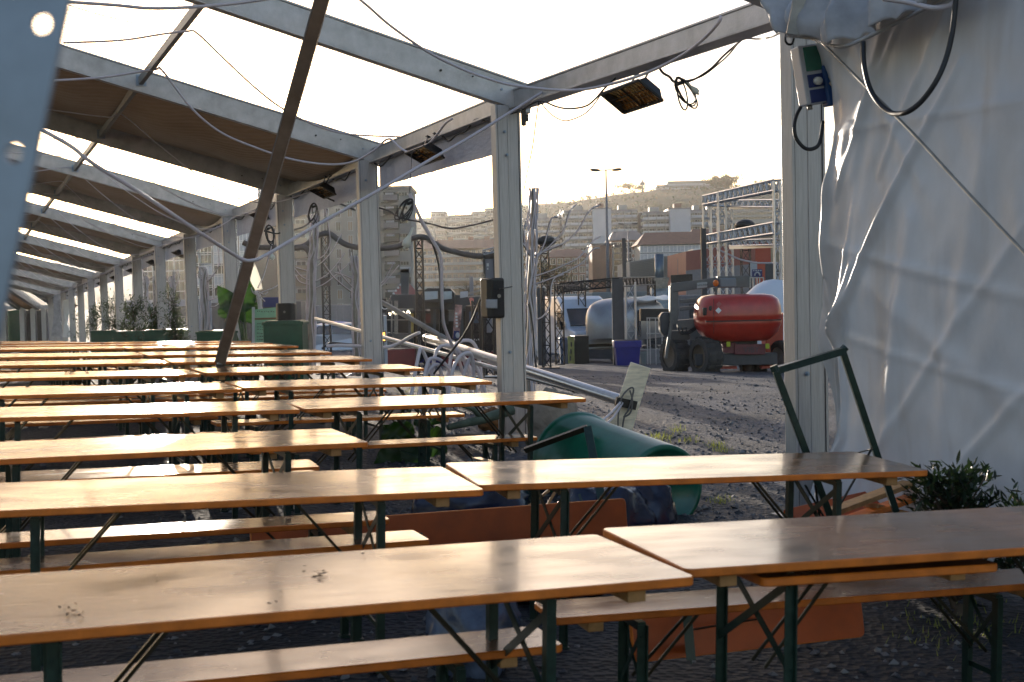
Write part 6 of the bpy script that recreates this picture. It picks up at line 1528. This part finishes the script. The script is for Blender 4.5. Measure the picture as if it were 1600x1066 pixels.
# dark balcony tower
o,W,H,D=building('balcony_tower','slim apartment tower with dark brown balconies, seen right of the second post',552,641,297,250,14,'paleblue',21.5,1,1.2,1.1,roof='flat',parapet=.6,winskip=1)
fh=21.5*250/2000; r_=random.Random(4)
for k in range(11):
    z=H-fh*(k+.6)
    part(o,lambda b:b.box((W*.66,-.5,z+.2),(W*.26,1.0,fh*.62)),'dark_recess',['dbrown'])
    part(o,lambda b:(b.box((W*.66,-1.2,z-fh*.22),(W*.26,1.4,.16)),b.box((W*.66,-1.85,z-fh*.02),(W*.26,.08,.95))),'balcony',['dbrown' if k%2 else 'grey'])
    part(o,lambda b:b.box((W*.52,-.9,z-.1),(W*.055,1.6,1.7)),'balcony_screen',['slab'])
    part(o,lambda b:b.box((W*.64,-1.03,z+.25),(1.6,.1,1.2)),'window',['pale'])
    for x in(.82,.87,.92): part(o,lambda b:b.box((W*x,-.05,z+.6),(.42,.14,.6)),'window',['glass'])
    if k>5: part(o,lambda b:b.box((W*.86,-.06,z-.1),(2.4,.15,1.3)),'window',['glass'])
# cream slab left of the tower: two faces
o,W,H,D=building('cream_flats','tall cream apartment block with narrow window columns behind the hose trees',478,553,215,225,30,'cream',21.2,4,.85,1.6,frame='pale',yaw=.0,winskip=0,blinds='blind')
o,W,H,D=building('cream_flats','cream apartment block with brownish balconies between the third post and the fallen beam',400,479,232,212,20,'cream',21.5,3,1.6,1.5,frame='white',blinds='blind',balc=('blind',.70,.98,1.0))
o,W,H,D=building('tan_flats','tan brick flats with white windows seen between the fifth and fourth posts',290,392,345,170,18,'tan',17,5,1.5,1.7,frame='white',bars=2,blinds='pale')
o,W,H,D=building('tan_flats','brown flats seen in the narrow gaps left of the fifth post',205,288,392,180,18,'brick',16,5,1.4,1.5,frame='white')
# long low brown block with white bands
o,W,H,D=building('brown_flats','long low brown apartment block with white balcony bands in the left gap',628,842,390,430,16,'ochre',12.3,22,1.5,1.3,frame='slab',roofm='tile',roof='hip',parapet=3.2,rows=4)
for k in range(5):
    z=H-12.3*430/2000*(k+.95); part(o,lambda b:(b.box((W/2,-.8,z),(W,1.6,.9)),),'balcony_band',['slab'])
for x in(.35,.5,.62,.72,.82,.92): part(o,lambda b:b.box((W*x,D/2,H+2.6),(1.8,1.8,3.0)),'chimney',['tile'])
# pale hazy complex behind
for (x0,x1,py,Y,c,lab,m) in ((650,678,343,640,3,'hazy pale block, leftmost of the far complex in the left gap','cream'),(673,696,332,650,3,'tall hazy pale block with a raised roof in the left gap','cream'),(697,742,338,645,6,'hazy pale block with balconies in the middle of the left gap','cream'),(738,760,332,635,2,'pale block with a blank gable near the central post','paleblue'),(758,782,327,640,3,'pale block just touching the central post','cream')):
    building('pale_flats',lab,x0,x1,py,Y,20,m,9.5,c,2.2,1.5,frame='slab',balc=('slab',.08,.92,.9))
# row of flats in the open bay
rowb=[(818,874,343,540,5,'cream','pale flats right behind the hose tree of the central post'),(874,881,336,545,1,'paleblue','narrow grey stair tower between the two leftmost flats of the open bay'),(881,926,331,520,5,'cream','balconied flats left of the big blank gable'),
      (926,955,327,515,0,'paleblue','flats showing a big blank pale gable beside the street lamp'),(955,995,330,530,4,'cream','balconied flats right of the street lamp'),(1003,1047,333,525,5,'cream','balconied flats left of the second blank gable'),
      (1047,1079,327,520,0,'paleblue','flats showing the second blank pale gable'),(1079,1104,330,530,3,'cream','balconied flats just left of the truss tower'),(1104,1118,331,532,2,'cream','narrow slice of flats behind the truss tower column')]
for (x0,x1,py,Y,c,m,lab) in rowb:
    o,W,H,D=building('balcony_flats',lab,x0,x1,py,Y,22 if c else 26,'flatwall' if c else 'gable',10.8,max(c,1),3.4,1.5,frame='flatslab',balc=('flatslab',.02,.98,1.0) if c else None,winskip=0 if c else 1,bars=2)
    part(o,lambda b:b.box((W*.5,D*.4,H+1.6),(W*.35,5,2.4)),'roof_hut',['brick' if not c else 'slab'])
    if c and W>8:
        for xx in (.2,.5,.8): part(o,lambda b:b.box((W*xx,-.7,H*.5),(.25,1.5,H)),'party_screen',['slab'])
building('brick_flats','brown brick building left of the street lamp foot',925,962,384,330,16,'brick',14,1,1,1,winskip=1,roofm='dkgrey')
building('brick_flats','reddish building with a low roof at the left of the open bay',858,915,402,300,14,'brick',13,5,1.2,1.4,roofm='tile',roof='hip',parapet=2)
building('striped_flats','white and dark striped flats right of the street lamp',961,984,386,320,14,'slab',9.5,2,2.6,1.3,frame='slab',roofm='dkgrey')
building('grey_roof_hall','dark roofed building behind the striped flats',955,1006,376,380,16,'brick',12,6,1.3,1.2,roofm=MT['dkgrey'],roof='hip',parapet=3)
building('tiled_house','long house with a red-brown tiled roof and pale windows above the warehouse',1000,1104,383,300,14,'paleblue',12.5,9,1.8,1.5,frame='white',roofm='tile',roof='hip',parapet=3.2,rows=2,glassm='pale')
building('tiled_house','second brown roofed house behind the truss tower',1080,1140,376,310,12,'ochre',12.5,6,1.5,1.4,frame='white',roofm='tile',roof='hip',parapet=3)
# hill buildings
building('hill_block','long hazy institutional building on the crest of the hill',1043,1140,285,980,20,'cream',7.2,14,4,1.6,frame='slab',pybase=322,parapet=.8,roofm='grey',rows=3,glassm='pale')
building('hill_block','lower left wing of the building on the hill crest',1026,1044,291,975,20,'cream',7,3,4,1.6,frame='slab',pybase=322,parapet=.8,roofm='grey',rows=2,glassm='pale')
building('hillside_block','white terraced building on the hillside behind the truss tower',1122,1216,331,760,14,'slab',7,10,4,1.4,frame='slab',pybase=345,roofm='grey',rows=2,glassm='glass')
building('hillside_block','smaller white block above the terraced one on the hillside',1145,1200,323,790,12,'slab',6,6,4,1.3,frame='slab',pybase=335,roofm='grey',rows=1,glassm='glass')
# warehouse
def warehouse():
    Y=120; a=at_ground(985,Y); o=thing('striped_warehouse',a,'low warehouse with grey horizontal cladding left of the salmon walls','warehouse'); q=lambda px,py,dy=0:P(px,py,Y+dy)-a
    part(o,lambda b:b.prism([q(984,409),q(1072,395,-8),V((q(1072,440,-8).x,q(1072,440,-8).y,0)),V((q(984,440).x,q(984,440).y,0))],(0,14,0)),'wall',['slab'])
    for k in range(11):
        part(o,lambda b:b.bar(q(984,411+k*2.5,-.15),q(1072,397.5+k*2.85,-8.15),.12,.05),'cladding_rib',['clad'])
    part(o,lambda b:b.prism([q(984,437,-.3),q(1072,430,-8.3),V((q(1072,440,-8.3).x,q(1072,440,-8.3).y,0)),V((q(984,440,-.3).x,q(984,440,-.3).y,0))],(0,.2,0)),'lower_wall',['grey'])
warehouse()
def salmon():
    Y=100; a=at_ground(1072,Y); o=thing('salmon_hall',a,'salmon coloured hall with an orange-red end wall behind the truss tower','hall'); q=lambda px,py,dy=0:P(px,py,Y+dy)-a
    part(o,lambda b:b.prism([q(1072,393),q(1180,378,-6),V((q(1180,440,-6).x,q(1180,440,-6).y,0)),V((q(1072,440).x,q(1072,440).y,0))],(0,12,0)),'wall',['pink'])
    part(o,lambda b:b.prism([q(1180,378,-6),q(1204,380,-4),V((q(1204,440,-4).x,q(1204,440,-4).y,0)),V((q(1180,440,-6).x,q(1180,440,-6).y,0))],(0,10,0)),'red_wall',[mat('orange_red_wall',(.38,.05,.02),.6)])
    part(o,lambda b:b.prism([q(1072,423,-.4),q(1180,412,-6.4),V((q(1180,440,-6.4).x,q(1180,440,-6.4).y,0)),V((q(1072,440,-.4).x,q(1072,440,-.4).y,0))],(0,.2,0)),'shutter_wall',['grey'])
    part(o,lambda b:b.prism([q(1093,424,-1.6),q(1112,421.5,-1.8),q(1112,446,-1.8),q(1093,448,-1.6)],(0,.1,0)),'orange_door',[mat('orange_door_paint',(.42,.17,.08),.6)])
    part(o,lambda b:b.prism([q(1196,411,-7.4),q(1216,411,-7.4),q(1216,460,-7.4),q(1196,460,-7.4)],(0,.1,0)),'dark_doorway',['dkgrey'])
    part(o,lambda b:b.prism([q(1083,389,2),q(1107,387,2),q(1107,393,2),q(1083,395,2)],(0,3,0)),'roof_box',['white'])
salmon()
o=thing('white_dome_tent',at_ground(1205,44),'white rounded tent edge behind the red hood of the boom lift','tent')
part(o,lambda b:b.ell((.3,1,.8),(1.5,1.5,2.15),24,14),'tent_skin',[mat('white_tent_skin',(.62,.65,.70),.5)],smooth=True)
# low fence of dark pickets behind boom
o=thing('picket_screen',at_ground(1072,70),'dark picket screen behind the boom of the lift','fence')
part(o,lambda b:[b.bar(P(x,430,70)-o.location,P(x,452,70)-o.location,.10,.10) for x in (1050,1053,1056,1066,1070,1075,1080)]+[b.bar(P(1048,436,70)-o.location,P(1082,434,70)-o.location,.08,.4)]+[b.bar(V((x,0,0)),V((x,0,2.5)),.12,.12) for x in(-.6,.3)],'pickets',['black'])
# dark low clutter line of stalls behind to hide the horizon
def low_block(name,px0,px1,py,Y,m,lab,cat='container',D=3,door=True):
    a=at_ground(px0,Y); e=at_ground(px1,Y); W=e.x-a.x; H=P(px0,py,Y).z-a.z; o=thing(name,a,lab,cat)
    part(o,lambda b:b.box((W/2,D/2,H/2),(W,D,H)),'container_wall',[m],bevel=.03)
    part(o,lambda b:[b.box((W*k/12,-.02,H/2),(.06,.05,H*.92)) for k in range(1,12)],'corrugation',[m])
    if door: part(o,lambda b:b.box((W*.7,-.03,H*.42),(min(1,W*.3),.06,H*.84)),'door',['dkgrey'])
low_block('white_container',862,925,460,62,'slab','pale container behind the white van')
low_block('white_container',925,1012,457,66,'paleblue','pale blue long cabin behind the silver caravan',D=4)
low_block('grey_container',1048,1100,462,64,'grey','grey container behind the boom lift arm')
low_block('dark_container',1100,1215,468,68,'dkgrey','long dark container behind the red hood of the boom lift')
low_block('dark_container',470,600,478,90,'grey','grey cabin far behind the pale car',D=4)
low_block('dark_container',600,660,470,70,'dkgrey','dark cabin behind the food stall',D=4)
low_block('dark_container',700,850,468,66,'dkgrey','long dark cabin behind the monitor stand and the central post',D=4)
low_block('dark_container',330,470,474,75,'dkgrey','dark cabin seen between the hose bundle and the third post',D=4)
low_block('grey_container',180,330,470,92,'valance','pale side tent behind the olive trees',cat='tent')
# ---- trees beyond
AUT=leaf_mat('autumn_leaf',(.17,.10,.035),tr=.3); AUT2=leaf_mat('dry_brown_leaf',(.10,.07,.035),tr=.25); GRN=leaf_mat('far_green_leaf',(.05,.07,.03),tr=.3)
def far_tree(px,pytop,pybase,Y,wpx,lab,seed,n=900,mats=(AUT,AUT2,GRN),bare=False):
    t=P(px,pytop,Y); b0=P(px,pybase,Y); h=t.z-b0.z; w=wpx*Y/2000; o=empty('broadleaf_tree',b0,label=lab,cat='tree'); r=random.Random(seed)
    b=MB(); b.tube([(0,0,0),(w*.02,0,h*.35),(0,0,h*.7)],[h*.035,h*.025,h*.012],6)
    tips=[]
    for k in range(16):
        a=r.random()*6.28; el=r.uniform(.1,1.3); z=h*r.uniform(.25,.6); Lb=w*.5*r.uniform(.6,1); d=V((math.cos(a)*math.cos(el),math.sin(a)*math.cos(el),math.sin(el)*h*.5/(w*.5)))
        p=V((0,0,z)); q=p+d*Lb; q.z=min(q.z,h*r.uniform(.85,1)); b.tube([p,p.lerp(q,.5)+V((0,0,h*.03)),q],[h*.015,h*.009,h*.003],4,False); tips.append(q)
        for j in range(3): s=q+V((r.gauss(0,w*.1),r.gauss(0,w*.1),r.gauss(0,h*.07))); b.tube([p.lerp(q,.6),s],[h*.006,h*.002],3,False); tips.append(s)
    b.build('trunk',['bark'],o)
    b=MB(); L=h*(.035 if Y<500 else .11)
    for k in range(n):
        c=r.choice(tips); q=c+V((r.gauss(0,w*.07),r.gauss(0,w*.07),r.gauss(0,h*.05)))
        b.mi(r.randrange(len(mats))); leaf(b,q,(r.gauss(0,1),r.gauss(0,1),r.gauss(0,.6)),(r.random(),r.random(),1),L*r.uniform(.7,1.6),L*.7)
    b.build('crown',list(mats),o)
far_tree(855,408,470,150,70,'orange-brown autumn tree left in the open bay',1,1500)
far_tree(730,432,475,140,60,'thin leafless looking tree in front of the brown flats',2,260)
far_tree(690,440,475,130,55,'sparse brown tree left of the white balcony bands',3,500)
far_tree(765,440,478,120,50,'bushy tree by the grey screen',4,500,(GRN,AUT2))
far_tree(985,287,306,1000,42,'round tree standing on the hill crest',5,900,(AUT,GRN))
far_tree(918,303,319,980,26,'thin tree on the hill crest left of the street lamp head',6,160,(AUT2,))
far_tree(1118,277,300,960,34,'wide tree at the left end of the hilltop grove',7,900,(AUT2,GRN))
far_tree(1138,276,300,955,44,'biggest tree of the hilltop grove',8,1100,(AUT2,GRN))
far_tree(1186,282,300,960,22,'lone tree right of the hilltop grove',9,500,(AUT2,GRN))
far_tree(950,333,350,600,22,'small tree on the slope above the flats',10,400,(GRN,AUT2))
for k,(px,py) in enumerate(((770,330),(903,326),(1020,318),(1060,316),(1090,318),(840,330),(1200,316),(968,322))):
    far_tree(px,py,py+14,820-8*k,30,['hillside tree at the left end of the slope','hillside tree above the leftmost balconied flats','hillside tree below the crest tree','hillside tree below the hilltop building','hillside tree left of the truss tower','hillside tree above the central post','hillside tree behind the upper truss beam','hillside tree right of the street lamp'][k],20+k,420,(AUT2,GRN))
def hilltower():
    g=P(1004,306,1000); o=thing('hill_mast',g,'thin communications tower on the hill crest','tower'); h=P(1004,280,1000).z-g.z
    part(o,lambda b:b.tube([(0,0,0),(0,0,h)],[1.0,.5],8),'shaft',['grey'],smooth=True)
    part(o,lambda b:(b.cyl((0,0,h*.62),(0,0,h*.80),2.2,10),b.cyl((0,0,h*.8),(0,0,h*.86),1.2,10)),'antenna_pod',['grey'])
hilltower()
# ---- hill
def hill():
    crest=[(-900,470),(300,400),(600,352),(700,342),(760,334),(835,323),(880,321),(920,316),(955,311),(1000,304),(1040,299),(1140,297),(1230,291),(1400,284),(1700,300),(2200,380),(3000,462)]
    def fn(u,v):
        px=-900+3900*u; y0=P(px,460,1000)
        py=interp(px,[c[0] for c in crest],[c[1] for c in crest])
        top=P(px,py,1000).z
        Y=560+440*v if v<=1 else 1000
        x=y0.x*(Y/1000)
        if v>1: Y=1000+600*(v-1)
        k=v if v<=1 else 1
        s=(k*k*(3-2*k)) if v<=1 else 1-(v-1)*.9
        z=-2+(top+2)*s
        z+=6*noise.noise(V((x*.012,Y*.012,0)))*min(1,3*k*(1-k)+.05)+2.0*noise.noise(V((x*.06,Y*.06,2)))*k
        return V((x,Y,z))
    b=MB(); b.grid(lambda u,v:fn(u,v*1.8),220,60)
    m=mat('hill_grass_scrub',(.15,.115,.05),.9,noise_amt=.6,noise_scale=.03,col2=(.075,.065,.03),bump=.3,bscale=.1)
    o=b.build('hill',[m],smooth=True); tag(o,'hazy brown-green hill rising behind the flats',None,None,'structure')
    # scrub clumps
    r=random.Random(6); b=MB()
    for k in range(2400):
        u=r.uniform(.40,.58); v=r.uniform(.12,.93); p=fn(u,v); s=r.uniform(1.0,2.6)
        for j in range(3):
            d=V((r.gauss(0,1),r.gauss(0,1),abs(r.gauss(0,.8)))); b.mi(r.randrange(2)); leaf(b,p+V((r.gauss(0,s*.5),r.gauss(0,s*.5),r.uniform(0,s*.5))),d,(0,0,1),s,s*.8)
    o=b.build('hillside_scrub',[AUT2,GRN]); tag(o,'patchy scrub covering the hillside',None,None,'stuff')
hill()
# ================================================================ HAZE
def haze():
    m=bpy.data.materials.new('haze_air'); m.use_nodes=True; n=m.node_tree.nodes; l=m.node_tree.links; n.remove(n['Principled BSDF'])
    v=n.new('ShaderNodeVolumePrincipled'); v.inputs['Color'].default_value=(.93,.92,.90,1); v.inputs['Density'].default_value=.00010; v.inputs['Anisotropy'].default_value=.80
    l.new(v.outputs[0],n['Material Output'].inputs['Volume'])
    b=MB(); b.box((0,2220,70),(6500,4700,170)); o=b.build('haze',m); tag(o,'thin warm morning haze lying over the whole place',None,None,'stuff')
    ln=m
haze()
